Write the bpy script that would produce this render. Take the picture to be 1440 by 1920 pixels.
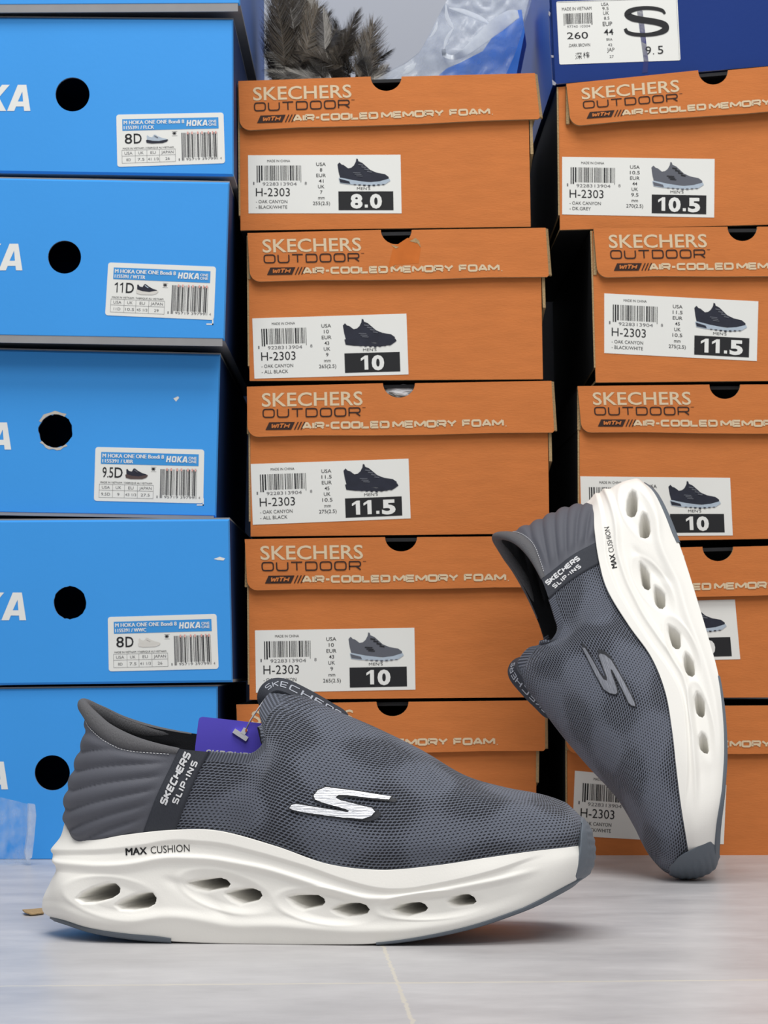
import bpy, bmesh, math, random
import numpy as np
from mathutils import Vector, Matrix, Euler
from mathutils.bvhtree import BVHTree
from mathutils.geometry import tessellate_polygon

# ------------------------------------------------------------------ scene, camera, light
for o in list(bpy.data.objects):
    bpy.data.objects.remove(o)
SC = bpy.context.scene
COL = SC.collection
random.seed(7)
RNG = np.random.default_rng(11)

FPX = 3880.0                       # focal length in pixels of the 1440 x 1920 frame
CAM_H = 0.149
PITCH = math.atan(290.0 / FPX)
cam = bpy.data.cameras.new('camera')
cam_o = bpy.data.objects.new('camera', cam)
COL.objects.link(cam_o)
cam_o.location = (0, 0, CAM_H)
cam_o.rotation_euler = (math.pi / 2 + PITCH, 0, 0)
cam.sensor_fit = 'VERTICAL'
cam.sensor_height = 36.0
cam.lens = 36.0 * FPX / 1920.0
cam.clip_start = 0.02
cam.dof.use_dof = True
cam.dof.focus_distance = 1.16
cam.dof.aperture_fstop = 55.0
SC.camera = cam_o
SC.view_settings.view_transform = 'Standard'
SC.view_settings.look = 'None'
SC.view_settings.gamma = 1.0
SC.view_settings.use_curve_mapping = False
SC.view_settings.exposure = 0.0

world = bpy.data.worlds.new('room_ambience')
SC.world = world
world.use_nodes = True
bg = world.node_tree.nodes['Background']
bg.inputs[0].default_value = (0.96, 0.98, 1.0, 1)
bg.inputs[1].default_value = 0.31


def area_light(name, loc, target, sx, sy, power, color=(1, 1, 1)):
    l = bpy.data.lights.new(name, 'AREA')
    l.shape = 'RECTANGLE'
    l.size = sx
    l.size_y = sy
    l.energy = power
    l.color = color
    o = bpy.data.objects.new(name, l)
    COL.objects.link(o)
    o.location = loc
    d = Vector(target) - Vector(loc)
    o.rotation_euler = d.to_track_quat('-Z', 'Y').to_euler()
    o['label'] = 'ceiling light panel above the shop floor'
    o['category'] = 'ceiling light'
    return o


area_light('ceiling_light', (-0.1, 0.62, 2.35), (0.0, 1.5, 0.3), 1.6, 0.8, 37, (1.0, 0.985, 0.96))
area_light('ceiling_light', (0.4, -0.9, 2.4), (0.0, 1.5, 0.3), 1.8, 0.9, 30, (1.0, 0.985, 0.96))


# ------------------------------------------------------------------ pixels of the photograph <-> metres
def U(u, v, Y):
    """Points at depth Y seen at pixel u, v (arrays allowed)."""
    u = np.asarray(u, float); v = np.asarray(v, float)
    cp, sp = math.cos(PITCH), math.sin(PITCH)
    dx = u - 720.0
    dy = FPX * cp - (960.0 - v) * sp
    dz = FPX * sp + (960.0 - v) * cp
    k = np.asarray(Y, float) / dy
    return np.stack(np.broadcast_arrays(dx * k, np.asarray(Y, float) + 0 * dx, CAM_H + dz * k), -1)


def G(u, v):
    """Point of the floor seen at pixel u, v."""
    p = U(u, v, 1.0)
    k = -CAM_H / (p[2] - CAM_H)
    return np.array([p[0] * k, k, 0.0])


# ------------------------------------------------------------------ helpers
def lin(c):
    c = [x / 255.0 for x in c]
    return tuple((x / 12.92 if x <= 0.04045 else ((x + 0.055) / 1.055) ** 2.4) for x in c) + (1.0,)


def new_mat(name):
    m = bpy.data.materials.new(name)
    m.use_nodes = True
    nt = m.node_tree
    return m, nt, nt.nodes['Principled BSDF']


def mat(name, rgb, rough=0.6, spec=0.4, var=0.0, vscale=60, bump=0.0, bscale=400, stretch=None, **kw):
    m, nt, b = new_mat(name)
    c = lin(rgb)
    b.inputs['Base Color'].default_value = c
    b.inputs['Roughness'].default_value = rough
    b.inputs['Specular IOR Level'].default_value = spec
    for k, v in kw.items():
        b.inputs[k].default_value = v
    if var or bump:
        tc = nt.nodes.new('ShaderNodeTexCoord')
        mp = nt.nodes.new('ShaderNodeMapping')
        nt.links.new(tc.outputs['Object'], mp.inputs[0])
        if stretch:
            mp.inputs['Scale'].default_value = stretch
    if var:
        n = nt.nodes.new('ShaderNodeTexNoise')
        n.inputs['Scale'].default_value = vscale
        n.inputs['Detail'].default_value = 5
        nt.links.new(mp.outputs[0], n.inputs[0])
        mx = nt.nodes.new('ShaderNodeMix')
        mx.data_type = 'RGBA'
        mx.inputs['A'].default_value = tuple(x * (1 - var) for x in c[:3]) + (1,)
        mx.inputs['B'].default_value = tuple(min(1, x * (1 + var)) for x in c[:3]) + (1,)
        nt.links.new(n.outputs['Fac'], mx.inputs['Factor'])
        nt.links.new(mx.outputs['Result'], b.inputs['Base Color'])
    if bump:
        n2 = nt.nodes.new('ShaderNodeTexNoise')
        n2.inputs['Scale'].default_value = bscale
        n2.inputs['Detail'].default_value = 4
        nt.links.new(mp.outputs[0], n2.inputs[0])
        bp = nt.nodes.new('ShaderNodeBump')
        bp.inputs['Strength'].default_value = bump
        bp.inputs['Distance'].default_value = 0.001
        nt.links.new(n2.outputs['Fac'], bp.inputs['Height'])
        nt.links.new(bp.outputs[0], b.inputs['Normal'])
    return m


class MB:
    """Collects faces for ONE mesh object."""

    def __init__(self):
        self.v, self.f, self.m, self.s, self.uv, self.uv2 = [], [], [], [], None, None
        self.mats = []

    def mi(self, m):
        if m not in self.mats:
            self.mats.append(m)
        return self.mats.index(m)

    def add(self, vs, fs, m, smooth=False):
        b = len(self.v)
        self.v.extend([tuple(map(float, p)) for p in vs])
        i = self.mi(m)
        for f in fs:
            self.f.append(tuple(b + k for k in f))
            self.m.append(i)
            self.s.append(smooth)

    def quad(self, a, b, c, d, m, smooth=False):
        self.add([a, b, c, d], [(0, 1, 2, 3)], m, smooth)

    def prism(self, q, t, m, me=None):
        """quad q (4 points) thickened by vector t; me on the rim"""
        q = [np.array(p, float) for p in q]
        t = np.array(t, float)
        vs = q + [p + t for p in q]
        self.add(vs, [(0, 1, 2, 3), (7, 6, 5, 4)], m)
        self.add(vs, [(0, 4, 5, 1), (1, 5, 6, 2), (2, 6, 7, 3), (3, 7, 4, 0)], me or m)

    def tube(self, pts, r, m, n=8, closed=False, ell=None):
        pts = [Vector(p) for p in pts]
        N = len(pts)
        rs = r if hasattr(r, '__len__') else [r] * N
        vs = []
        prev = None
        for i, p in enumerate(pts):
            a = pts[(i - 1) % N] if (closed or i > 0) else pts[i]
            c = pts[(i + 1) % N] if (closed or i < N - 1) else pts[i]
            t = (c - a).normalized()
            if prev is None:
                ref = Vector((0, 0, 1)) if abs(t.z) < 0.9 else Vector((1, 0, 0))
                x = t.cross(ref).normalized()
            else:
                x = (prev - t * prev.dot(t)).normalized()
            prev = x
            y = t.cross(x)
            for k in range(n):
                an = 2 * math.pi * k / n
                vs.append(p + (x * math.cos(an) + y * math.sin(an)) * rs[i])
        fs = []
        for i in range(N if closed else N - 1):
            for k in range(n):
                a = i * n + k
                b = i * n + (k + 1) % n
                j = (i + 1) % N
                fs.append((a, b, j * n + (k + 1) % n, j * n + k))
        if not closed:
            fs.append(tuple(range(n))[::-1])
            fs.append(tuple((N - 1) * n + k for k in range(n)))
        self.add(vs, fs, m, True)

    def build(self, name, parent=None, origin=None, bevel=0, merge=0):
        me = bpy.data.meshes.new(name)
        vs = self.v
        if origin is not None:
            o = origin
            vs = [(a - o[0], b - o[1], c - o[2]) for a, b, c in vs]
        me.from_pydata(vs, [], self.f)
        for m in self.mats:
            me.materials.append(m)
        me.polygons.foreach_set('material_index', self.m)
        me.polygons.foreach_set('use_smooth', self.s)
        for nm, uv in (('UVMap', self.uv), ('edge', self.uv2)):
            if uv is not None:
                l = me.uv_layers.new(name=nm)
                idx = np.empty(len(me.loops), int)
                me.loops.foreach_get('vertex_index', idx)
                l.data.foreach_set('uv', np.asarray(uv, np.float32)[idx].ravel())
        if merge:
            bm = bmesh.new(); bm.from_mesh(me)
            bmesh.ops.remove_doubles(bm, verts=bm.verts, dist=merge)
            bm.to_mesh(me); bm.free()
        me.update()
        ob = bpy.data.objects.new(name, me)
        COL.objects.link(ob)
        if parent:
            ob.parent = parent
        return ob


def empty(name, loc, label, cat, group=None, rot=None):
    o = bpy.data.objects.new(name, None)
    COL.objects.link(o)
    o.empty_display_size = 0.03
    o.location = [float(x) for x in loc]
    if rot is not None:
        o.rotation_euler = rot
    tag(o, label, cat, group)
    return o


def tag(o, label, cat, group=None):
    o['label'] = label
    o['category'] = cat
    if group:
        o['group'] = group


# ------------------------------------------------------------------ lettering
_glyph = {}


def font_text(s, bold=0.0, shear=0.0):
    """2-D mesh of a string, baseline at y=0; (verts, faces, width, cap height)."""
    key = (s, bold, shear)
    if key not in _glyph:
        cu = bpy.data.curves.new('lettering', 'FONT')
        cu.body = s
        cu.size = 1.0
        cu.offset = bold
        cu.shear = shear
        cu.resolution_u = 3
        ob = bpy.data.objects.new('lettering', cu)
        COL.objects.link(ob)
        bpy.context.view_layer.update()
        me = ob.to_mesh()
        vs = np.array([v.co[:2] for v in me.vertices]) if len(me.vertices) else np.zeros((0, 2))
        fs = [tuple(p.vertices) for p in me.polygons]
        ob.to_mesh_clear()
        bpy.data.objects.remove(ob)
        bpy.data.curves.remove(cu)
        _glyph[key] = (vs, fs)
    return _glyph[key]


def fit_text(s, x0, y0, w, h, bold=0.0, shear=0.0):
    """verts scaled so that the ink fills x0..x0+w and rises h above baseline y0 (y down)."""
    vs, fs = font_text(s, bold, shear)
    vs = vs.copy()
    if not len(vs):
        return vs, fs
    mn, mx = vs.min(0), vs.max(0)
    cap = font_text('H', bold, 0)[0]
    ch = cap[:, 1].max()
    out = np.empty_like(vs)
    out[:, 0] = x0 + (vs[:, 0] - mn[0]) / max(1e-6, mx[0] - mn[0]) * w
    out[:, 1] = y0 - vs[:, 1] / ch * h
    return out, fs


# squared stroke letters (polylines on a unit box; corners get rounded)
STROKE = {
    'A': [[(0, 0), (.42, 1)], [(.58, 1), (1, 0)], [(.36, .97), (.64, .97)], [(.2, .30), (.8, .30)]],
    'C': [[(1, 1), (0, 1), (0, 0), (1, 0)]], 'D': [[(0, 0), (0, 1), (1, 1), (1, 0), (0, 0)]],
    'E': [[(1, 1), (0, 1), (0, 0), (1, 0)], [(0, .5), (.92, .5)]],
    'F': [[(1, 1), (0, 1), (0, 0)], [(0, .47), (.9, .47)]],
    'H': [[(0, 0), (0, 1)], [(1, 0), (1, 1)], [(0, .5), (1, .5)]],
    'I': [[(.0, 0), (.0, 1)]], 'K': [[(0, 0), (0, 1)], [(1, 1), (.08, .48)], [(.25, .55), (1, 0)]],
    'L': [[(0, 1), (0, 0), (1, 0)]], 'M': [[(0, 0), (0, 1)], [(1, 1), (1, 0)], [(.02, 1), (.5, .2)], [(.98, 1), (.5, .2)]],
    'N': [[(0, 0), (0, 1)], [(1, 0), (1, 1)], [(0, 1), (1, 0)]], 'O': [[(.5, 1), (0, 1), (0, 0), (1, 0), (1, 1), (.5, 1)]],
    'P': [[(0, 0), (0, 1), (1, 1), (1, .42), (0, .42)]],
    'R': [[(0, 0), (0, 1), (1, 1), (1, .42), (0, .42)], [(.6, .42), (1, 0)]],
    'S': [[(1, 1), (0, 1), (0, .5), (1, .5), (1, 0), (0, 0)]],
    'T': [[(0, 1), (1, 1)], [(.5, 1), (.5, 0)]],
    'U': [[(0, 1), (0, 0), (1, 0), (1, 1)]], 'W': [[(0, 1), (.25, 0)], [(.25, 0), (.5, .8)], [(.5, .8), (.75, 0)], [(.75, 0), (1, 1)]],
    'X': [[(0, 0), (1, 1)], [(0, 1), (1, 0)]], 'Y': [[(0, 1), (.5, .45)], [(1, 1), (.5, .45)], [(.5, .5), (.5, 0)]],
    '-': [[(0, .46), (1, .46)]], '.': [[(0, .0), (.12, .0)]], ' ': [],
}
WID = {'I': .0, '-': .45, '.': .12, ' ': .35, 'M': 1.25, 'W': 1.3, 'L': .85, 'E': .92, 'F': .88}
SHARP = set('AMNWKXY')


def fillet(pl, r, closed, square_left=None):
    out = []
    r0 = r
    n = len(pl)
    for i, p in enumerate(pl):
        if (i in (0, n - 1)) and not closed:
            out.append(p); continue
        a = np.array(pl[(i - 1) % n], float); b = np.array(p, float); c = np.array(pl[(i + 1) % n], float)
        da, dc = a - b, c - b
        la, lc = np.linalg.norm(da), np.linalg.norm(dc)
        r = r0 * (.25 if (square_left is not None and p[0] <= square_left) else 1.0)
        k = min(r, la * .5, lc * .5)
        p0, p1 = b + da / la * k, b + dc / lc * k
        for t in (0, .25, .5, .75, 1):
            q = (1 - t) ** 2 * p0 + 2 * t * (1 - t) * b + t * t * p1
            out.append(tuple(q))
    return out


def ribbon(pl, hw, closed=False):
    """2-D band of half width hw (number or list) along a polyline with mitred joints."""
    P = np.array(pl, float)
    n = len(P)
    hws = hw if hasattr(hw, '__len__') else [hw] * n
    L, R = [], []
    for i in range(n):
        a = P[i - 1] if (i > 0 or closed) else None
        c = P[(i + 1) % n] if (i < n - 1 or closed) else None
        d = []
        if a is not None and np.linalg.norm(P[i] - a) > 1e-9:
            d.append((P[i] - a) / np.linalg.norm(P[i] - a))
        if c is not None and np.linalg.norm(c - P[i]) > 1e-9:
            d.append((c - P[i]) / np.linalg.norm(c - P[i]))
        t = sum(d)
        if np.linalg.norm(t) < 1e-6:
            t = d[0]
        t = t / np.linalg.norm(t)
        nn = np.array([-t[1], t[0]])
        k = 1.0
        if len(d) == 2:
            k = 1 / max(.72, abs(t @ d[0]))
        L.append(P[i] + nn * hws[i] * k)
        R.append(P[i] - nn * hws[i] * k)
    vs = L + R
    m = n if closed else n - 1
    fs = [(i, (i + 1) % n, n + (i + 1) % n, n + i) for i in range(m)]
    return np.array(vs), fs


def stroke_text(s, x0, y0, w, h, th, gap=.28, slant=0.0, rad=.28):
    """Extended squared lettering filling x0..x0+w, height h above baseline y0 (y down), stroke th px."""
    sx = 0
    items = []
    for ch in s:
        cw = WID.get(ch, 1.0)
        for pl in STROKE[ch]:
            items.append((sx, cw, ch, pl))
        sx += cw + gap
    tot = sx - gap
    ew = w - th
    eh = h - th
    VS, FS = [], []
    for ox, cw, ch, pl in items:
        q = [((ox + px * (cw if ch not in 'I.' else 1)) / tot * ew, py * eh) for px, py in pl]
        closed = len(q) > 2 and np.allclose(q[0], q[-1])
        if closed:
            q = q[:-1]
        if ch not in SHARP and len(q) > 2:
            q = fillet(q, eh * rad, closed, q[0][0] + 1e-6 if ch in 'DRPEFL' else None)
        elif ch == 'A' and len(q) > 2:
            q = fillet(q, eh * .1, closed)
        v, f = ribbon(q, th / 2, closed)
        if not closed and len(q) == 2 and ch not in '-.':
            pass
        v = np.stack([x0 + th / 2 + v[:, 0] + slant * v[:, 1], y0 - th / 2 - v[:, 1], np.full(len(v), .000022 * (len(FS) % 7))], 1)
        b = len(VS)
        VS.extend(v.tolist())
        FS.extend([tuple(b + k for k in t) for t in f])
    return np.array(VS), FS


def rect(x0, y0, x1, y1):
    return np.array([(x0, y0), (x1, y0), (x1, y1), (x0, y1)], float), [(0, 1, 2, 3)]


def rrect(x0, y0, x1, y1, r):
    pts = []
    for cx, cy, a0 in ((x1 - r, y0 + r, -90), (x1 - r, y1 - r, 0), (x0 + r, y1 - r, 90), (x0 + r, y0 + r, 180)):
        for k in range(5):
            a = math.radians(a0 + 22.5 * k)
            pts.append((cx + r * math.cos(a), cy + r * math.sin(a)))
    return pts


def fill(outer, holes=()):
    loops = [[Vector((p[0], p[1], 0)) for p in l] for l in ([outer] + list(holes))]
    tri = tessellate_polygon(loops)
    vs = [p for l in ([outer] + list(holes)) for p in l]
    return np.array(vs, float), [tuple(t) for t in tri]


def digits_text(s, x0, y0, w, h, bold=0.0):
    """numerals set one by one with even widths; the 1 has a flag"""
    wd = [{'.': .42, '1': .74}.get(c, 1.0) for c in s]
    tot = sum(wd)
    x = x0
    VS, FS = [], []
    for c, k in zip(s, wd):
        cw = w * k / tot
        if c == '1':
            st = cw * (.36 if bold > .02 else .18)
            a, b_ = x + cw * .52 - st * .35, x + cw * .52 + st * .65
            pts = [(b_, y0), (b_, y0 - h), (b_ - st * .8, y0 - h), (x + cw * .06, y0 - h * .80), (x + cw * .06, y0 - h * (.80 - (.18 if bold > .02 else .1))), (a, y0 - h * .78), (a, y0)]
            v, f = fill(pts)
        elif c == '.':
            r = h * (.11 if bold > .02 else .06)
            v, f = rect(x + cw * .5 - r, y0 - 2 * r, x + cw * .5 + r, y0)
        else:
            v, f = fit_text(c, x + cw * .06, y0, cw * .88, h, bold)
        b = len(VS)
        VS.extend(np.asarray(v).tolist())
        FS.extend([tuple(b + i for i in t) for t in f])
        x += cw
    return np.array(VS), FS
SHOE2_R = [[0.18684468552685107, -0.10493260125470869, -0.9767692730037594], [-0.38278672180882134, -0.9234712483665715, 0.025984207648919733], [-0.9047449304070339, 0.36903929686986786, -0.21271250143930276]]
SHOE2_T = [0.234059550516, 1.5122201098949999, 0.153304767005]

# ------------------------------------------------------------------ the sneakers
YC = 1.172                                    # centre plane of the standing sneaker
ORG = np.array([float(U(600, 1700, YC)[0]), YC, 0.0])


def L3(a):
    """(u, v, w mm) -> metres in the sneaker's own frame (x to the toe, -y to the lateral side, z up)."""
    a = np.asarray(a, float)
    return U(a[..., 0], a[..., 1], YC - a[..., 2] / 1000.0) - ORG


def cr(P, ts):
    """Catmull-Rom through P[1:-1] (ghost ends included), parameter in index units."""
    P = np.asarray(P, float)
    i = np.clip(np.floor(ts).astype(int), 0, len(P) - 4)
    f = (ts - i).reshape((-1,) + (1,) * (P.ndim - 1))
    a, b, c, d = P[i], P[i + 1], P[i + 2], P[i + 3]
    return 0.5 * (2 * b + (c - a) * f + (2 * a - 5 * b + 4 * c - d) * f ** 2 + (3 * b - a - 3 * c + d) * f ** 3)


SC3 = np.array([1, 1, 3.4])


def resample(col, nt, arch):
    P = np.array(col, float)
    g0 = 2 * P[0] - P[1]
    g1 = P[-2] * np.array([1, 1, -1]) if arch else 2 * P[-1] - P[-2]
    Q = np.vstack([g0, P, g1])
    fine = cr(Q, np.linspace(0, len(P) - 1, 400))
    d = np.concatenate([[0], np.cumsum(np.linalg.norm(np.diff(fine * SC3, axis=0), axis=1))])
    t = np.linspace(0, d[-1], nt)
    return np.stack([np.interp(t, d, fine[:, k]) for k in range(3)], -1)


def loft(cols, nt, nsub, arch=lambda k: False):
    """half surface toe -> heel in (u, v, w); rows [s, t]; returns grid and column index of every s."""
    C = np.array([resample(c, nt, arch(k)) for k, c in enumerate(cols)])
    mir = np.array([1, 1, -1])
    Q = np.concatenate([C[1:2] * mir, C, C[-2:-1] * mir])
    ts = []
    for k in range(len(cols) - 1):
        n = nsub[k] if hasattr(nsub, '__len__') else nsub
        ts += [k + j / n for j in range(n)]
    ts = np.array(ts + [len(cols) - 1.0])
    return cr(Q, np.minimum(ts, len(cols) - 1 - 1e-9)), ts


def normals(P):
    du = np.gradient(P, axis=0)
    dv = np.gradient(P, axis=1)
    n = np.cross(du, dv)
    n /= np.maximum(1e-12, np.linalg.norm(n, axis=-1, keepdims=True))
    return n


def gridfaces(S, T, close=False, flip=False, base=0):
    i, j = np.meshgrid(np.arange(S if close else S - 1), np.arange(T - 1), indexing='ij')
    i2 = (i + 1) % S
    f = np.stack([i * T + j, i2 * T + j, i2 * T + j + 1, i * T + j + 1], -1).reshape(-1, 4) + base
    return (f[:, ::-1] if flip else f).tolist()


def sm(x, a, b):
    t = np.clip((x - a) / (b - a), 0, 1)
    return t * t * (3 - 2 * t)


MIRY = np.array([1, -1, 1])


def ring(P):
    """lateral half (toe..heel) + mirrored medial half -> closed ring of columns."""
    return np.concatenate([P, (P * MIRY)[-2:0:-1]])


# --- upper: columns from the biteline up to the top line / collar, toe to heel
UP = [
    [(1098, 1596, 0), (1102, 1566, 0), (1092, 1538, 0), (1062, 1508, 0)],
    [(1090, 1596, 18), (1091, 1566, 19), (1077, 1531, 15), (1036, 1498, 0)],
    [(1060, 1602, 32), (1062, 1566, 33), (1046, 1525, 25), (1000, 1489, 0)],
    [(1000, 1608, 42), (998, 1568, 43), (985, 1515, 32), (945, 1479, 0)],
    [(920, 1620, 47), (918, 1572, 49), (905, 1500, 36), (872, 1457, 0)],
    [(820, 1635, 49), (820, 1575, 52), (812, 1478, 37), (790, 1409, 0)],
    [(720, 1644, 48), (720, 1570, 51), (715, 1445, 36), (705, 1367, 0)],
    [(620, 1634, 45), (622, 1550, 48), (625, 1415, 34), (628, 1334, 0)],
    [(560, 1618, 42.5), (563, 1525, 46.5), (572, 1392, 31), (566, 1306, 0)],
    [(520, 1604, 41.5), (525, 1515, 45), (540, 1375, 30), (512, 1299, 4)],
    [(495, 1596, 40.5), (502, 1512, 44), (518, 1400, 33), (487, 1331, 15)],
    [(472, 1588, 40), (481, 1508, 43), (508, 1425, 36), (491, 1362, 22)],
    [(450, 1582, 39.5), (461, 1505, 42.5), (492, 1447, 37.5), (497, 1389, 29)],
    [(420, 1578, 38.7), (432, 1503, 41.5), (460, 1453, 38), (474, 1415, 33)],
    [(380, 1574, 38.2), (402, 1502, 41), (428, 1452, 38), (443, 1416, 35)],
    [(325, 1571, 37), (350, 1505, 40), (373, 1450, 38), (393, 1413, 36)],
    [(265, 1573, 36), (292, 1500, 39), (318, 1445, 37), (336, 1407, 36)],
    [(200, 1584, 33), (222, 1500, 36), (243, 1435, 34), (262, 1390, 33)],
    [(155, 1588, 25), (165, 1515, 29), (185, 1430, 26.5), (210, 1367, 26)],
    [(134, 1578, 14), (137, 1510, 17), (158, 1420, 15), (175, 1340, 16)],
    [(124, 1556, 0), (126, 1500, 0), (148, 1425, 0), (164, 1370, 0), (150, 1318, 0)],
]
K_TONGUE, K_STRAP0, K_STRAP1 = 9, 15, 16
NT_U = 56
_n = [10, 10, 12, 14, 16, 16, 16, 16, 12, 10, 8, 8, 8, 8, 8, 8, 14, 18, 16, 14]
up_uvw, up_s = loft(UP, NT_U, _n, lambda k: k < K_TONGUE)
UPL = L3(up_uvw)
_tt = np.linspace(0, 1, NT_U)
# wavy moulded heel counter
_nr = normals(UPL)
_sh = np.clip((up_s - K_STRAP1) / (len(UP) - 1 - K_STRAP1), 0, 1)          # 0 strap .. 1 heel
_ph = 6.4 * (_tt[None, :] * 1.02 + 0.02 - 0.42 * (1 - _sh[:, None]) ** 1.35 - 0.05 * np.sin(_sh[:, None] * 3.0))
_wv = np.abs(np.sin(np.pi * _ph)) ** .75
_mask = sm(_sh, 0.0, 0.12)[:, None] * sm(_tt, .02, .08)[None, :] * (1 - sm(_tt, .80, .90))[None, :]
UPL = UPL + _nr * (-0.0022 * _wv * _mask)[..., None]
# medial half: collar a little higher
UPM = UPL * MIRY
_wc = np.sin(np.clip((up_s - 9.0) / 11.0, 0, 1) * np.pi) ** .8
UPM = UPM + np.array([0, 0, 1]) * (0.0065 * _wc[:, None] * sm(_tt, .4, 1)[None, :])[..., None]
UPR = np.concatenate([UPL, UPM[-2:0:-1]])
UPS = np.concatenate([up_s, up_s[-2:0:-1]])
NSU = len(up_s)
NRU = len(UPS)
UPN = normals(UPR)
UPN[0] = UPN[0] * [1, 0, 1]; UPN[NSU - 1] = UPN[NSU - 1] * [1, 0, 1]
if UPN[NSU // 2, 10, 1] > 0:
    UPN = -UPN
INNER = UPR - UPN * 0.003
# texture coordinates: arc length along the foot, arc length up from the biteline
_mid = UPL[:, NT_U // 2]
_al = np.concatenate([[0], np.cumsum(np.linalg.norm(np.diff(_mid, axis=0), axis=1))])
_al = np.concatenate([_al, 2 * _al[-1] - _al[-2:0:-1]])
_av = np.concatenate([np.zeros((NRU, 1)), np.cumsum(np.linalg.norm(np.diff(UPR, axis=1), axis=2), axis=1)], 1)
UVU = np.stack([np.broadcast_to(_al[:, None], (NRU, NT_U)), _av], -1)
UVE = np.stack([np.broadcast_to(UPS[:, None] / 20.0, (NRU, NT_U)), np.broadcast_to(_tt[None, :], (NRU, NT_U))], -1)

# --- midsole
MS = [
    [(1082, 1655, 0), (1100, 1640, 0), (1107, 1620, 0), (1108, 1602, 0), (1104, 1586, 0)],
    [(1072, 1664, 20), (1088, 1645, 23), (1095, 1625, 24), (1096, 1606, 23), (1091, 1588, 20)],
    [(1040, 1682, 36), (1052, 1658, 39), (1057, 1636, 40), (1060, 1614, 39), (1062, 1592, 35)],
    [(980, 1712, 46), (986, 1683, 48), (988, 1655, 49), (993, 1627, 48), (1000, 1599, 45)],
    [(900, 1741, 51), (902, 1710, 53.5), (903, 1676, 54), (908, 1642, 53), (915, 1611, 50)],
    [(800, 1763, 53), (801, 1730, 55.5), (802, 1695, 55.5), (808, 1660, 54), (815, 1626, 52)],
    [(700, 1775, 52), (701, 1740, 54.5), (702, 1705, 54.5), (708, 1668, 53), (715, 1634, 51)],
    [(600, 1777, 49), (602, 1740, 52), (605, 1700, 51.5), (610, 1660, 50), (615, 1623, 48)],
    [(500, 1776, 46), (502, 1735, 49), (505, 1688, 48), (510, 1635, 47), (515, 1589, 45)],
    [(400, 1774, 44), (402, 1728, 47), (405, 1675, 46), (408, 1615, 45), (410, 1561, 43)],
    [(320, 1771, 43), (318, 1725, 47), (318, 1675, 46), (322, 1612, 44), (325, 1559, 41)],
    [(235, 1764, 41.5), (222, 1720, 46), (220, 1675, 45.5), (228, 1615, 42.5), (237, 1568, 38.5)],
    [(165, 1753, 36), (143, 1712, 41), (140, 1670, 40.5), (158, 1618, 36), (176, 1578, 31)],
    [(121, 1739, 22), (95, 1700, 27), (95, 1658, 26), (112, 1612, 22), (140, 1573, 17)],
    [(98, 1732, 0), (80, 1718, 0), (69, 1690, 0), (83, 1655, 0), (96, 1627, 0), (93, 1600, 0), (113, 1572, 0), (121, 1546, 0)],
]
NT_M = 132
ms_uvw, ms_s = loft(MS, NT_M, [14, 20, 32, 46, 58, 60, 60, 58, 60, 54, 56, 50, 36, 24])
MSL = L3(ms_uvw)
mu, mv = ms_uvw[..., 0], ms_uvw[..., 1]
_mt = np.linspace(0, 1, NT_M)


def curve_v(u, pts):
    p = np.array(pts, float)
    return np.interp(u, p[:, 0], p[:, 1])


def smooth_v(u, pts):
    return sum(curve_v(u + k, pts) for k in (-24, -16, -8, 0, 8, 16, 24)) / 7.0


C1 = [(60, 1597), (150, 1597), (200, 1596), (261, 1589), (323, 1577), (415, 1584), (498, 1605), (580, 1629), (645, 1653), (709, 1670), (760, 1671), (801, 1664), (870, 1650), (938, 1632), (990, 1612), (1030, 1602), (1120, 1588)]
C2 = [(60, 1616), (98, 1618), (186, 1626), (240, 1624), (307, 1610), (394, 1613), (498, 1632), (580, 1658), (640, 1678), (690, 1689), (740, 1686), (800, 1677), (860, 1667), (940, 1652), (1000, 1636), (1120, 1600)]
C4 = [(60, 1712), (110, 1716), (170, 1733), (240, 1737), (290, 1724), (330, 1722), (380, 1730), (430, 1742), (520, 1740), (580, 1746), (660, 1752), (760, 1750), (850, 1738), (930, 1716), (1000, 1690), (1120, 1640)]
d1 = mv - smooth_v(mu, C1)
d2 = mv - smooth_v(mu, C2)
d4 = mv - smooth_v(mu, C4)
fade_toe = 1 - sm(mu, 930, 1030)
disp = np.zeros_like(mu)                                   # + is inward, mm
disp += 2.0 * sm(d1, -2, 7) * fade_toe                      # top band stands proud
disp -= 1.3 * np.exp(-(d2 / 6.0) ** 2) * fade_toe           # thin ridge below it
disp += 1.3 * sm(d2, 2, 16) * (1 - sm(d4, -22, 4)) * fade_toe
disp -= 0.9 * np.exp(-(d4 / 10.0) ** 2) * (1 - sm(mu, 850, 990))
# hollows around each pair of openings
for cx, cy, rx, ry, ang, dep in ((212, 1688, 100, 40, .18, 1.6), (425, 1676, 92, 36, .28, 2.4), (615, 1704, 98, 34, .14, 2.2), (815, 1702, 108, 27, -.06, 1.8)):
    a = (mu - cx) * math.cos(ang) + (mv - cy) * math.sin(ang)
    b = -(mu - cx) * math.sin(ang) + (mv - cy) * math.cos(ang)
    q = np.sqrt((a / rx) ** 2 + (b / ry) ** 2)
    disp += dep * .75 * (1 - sm(q, .55, 1.02))
    disp -= .42 * np.exp(-((q - 1.03) / .09) ** 2) * sm(-a, -rx, rx * .4)
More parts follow.
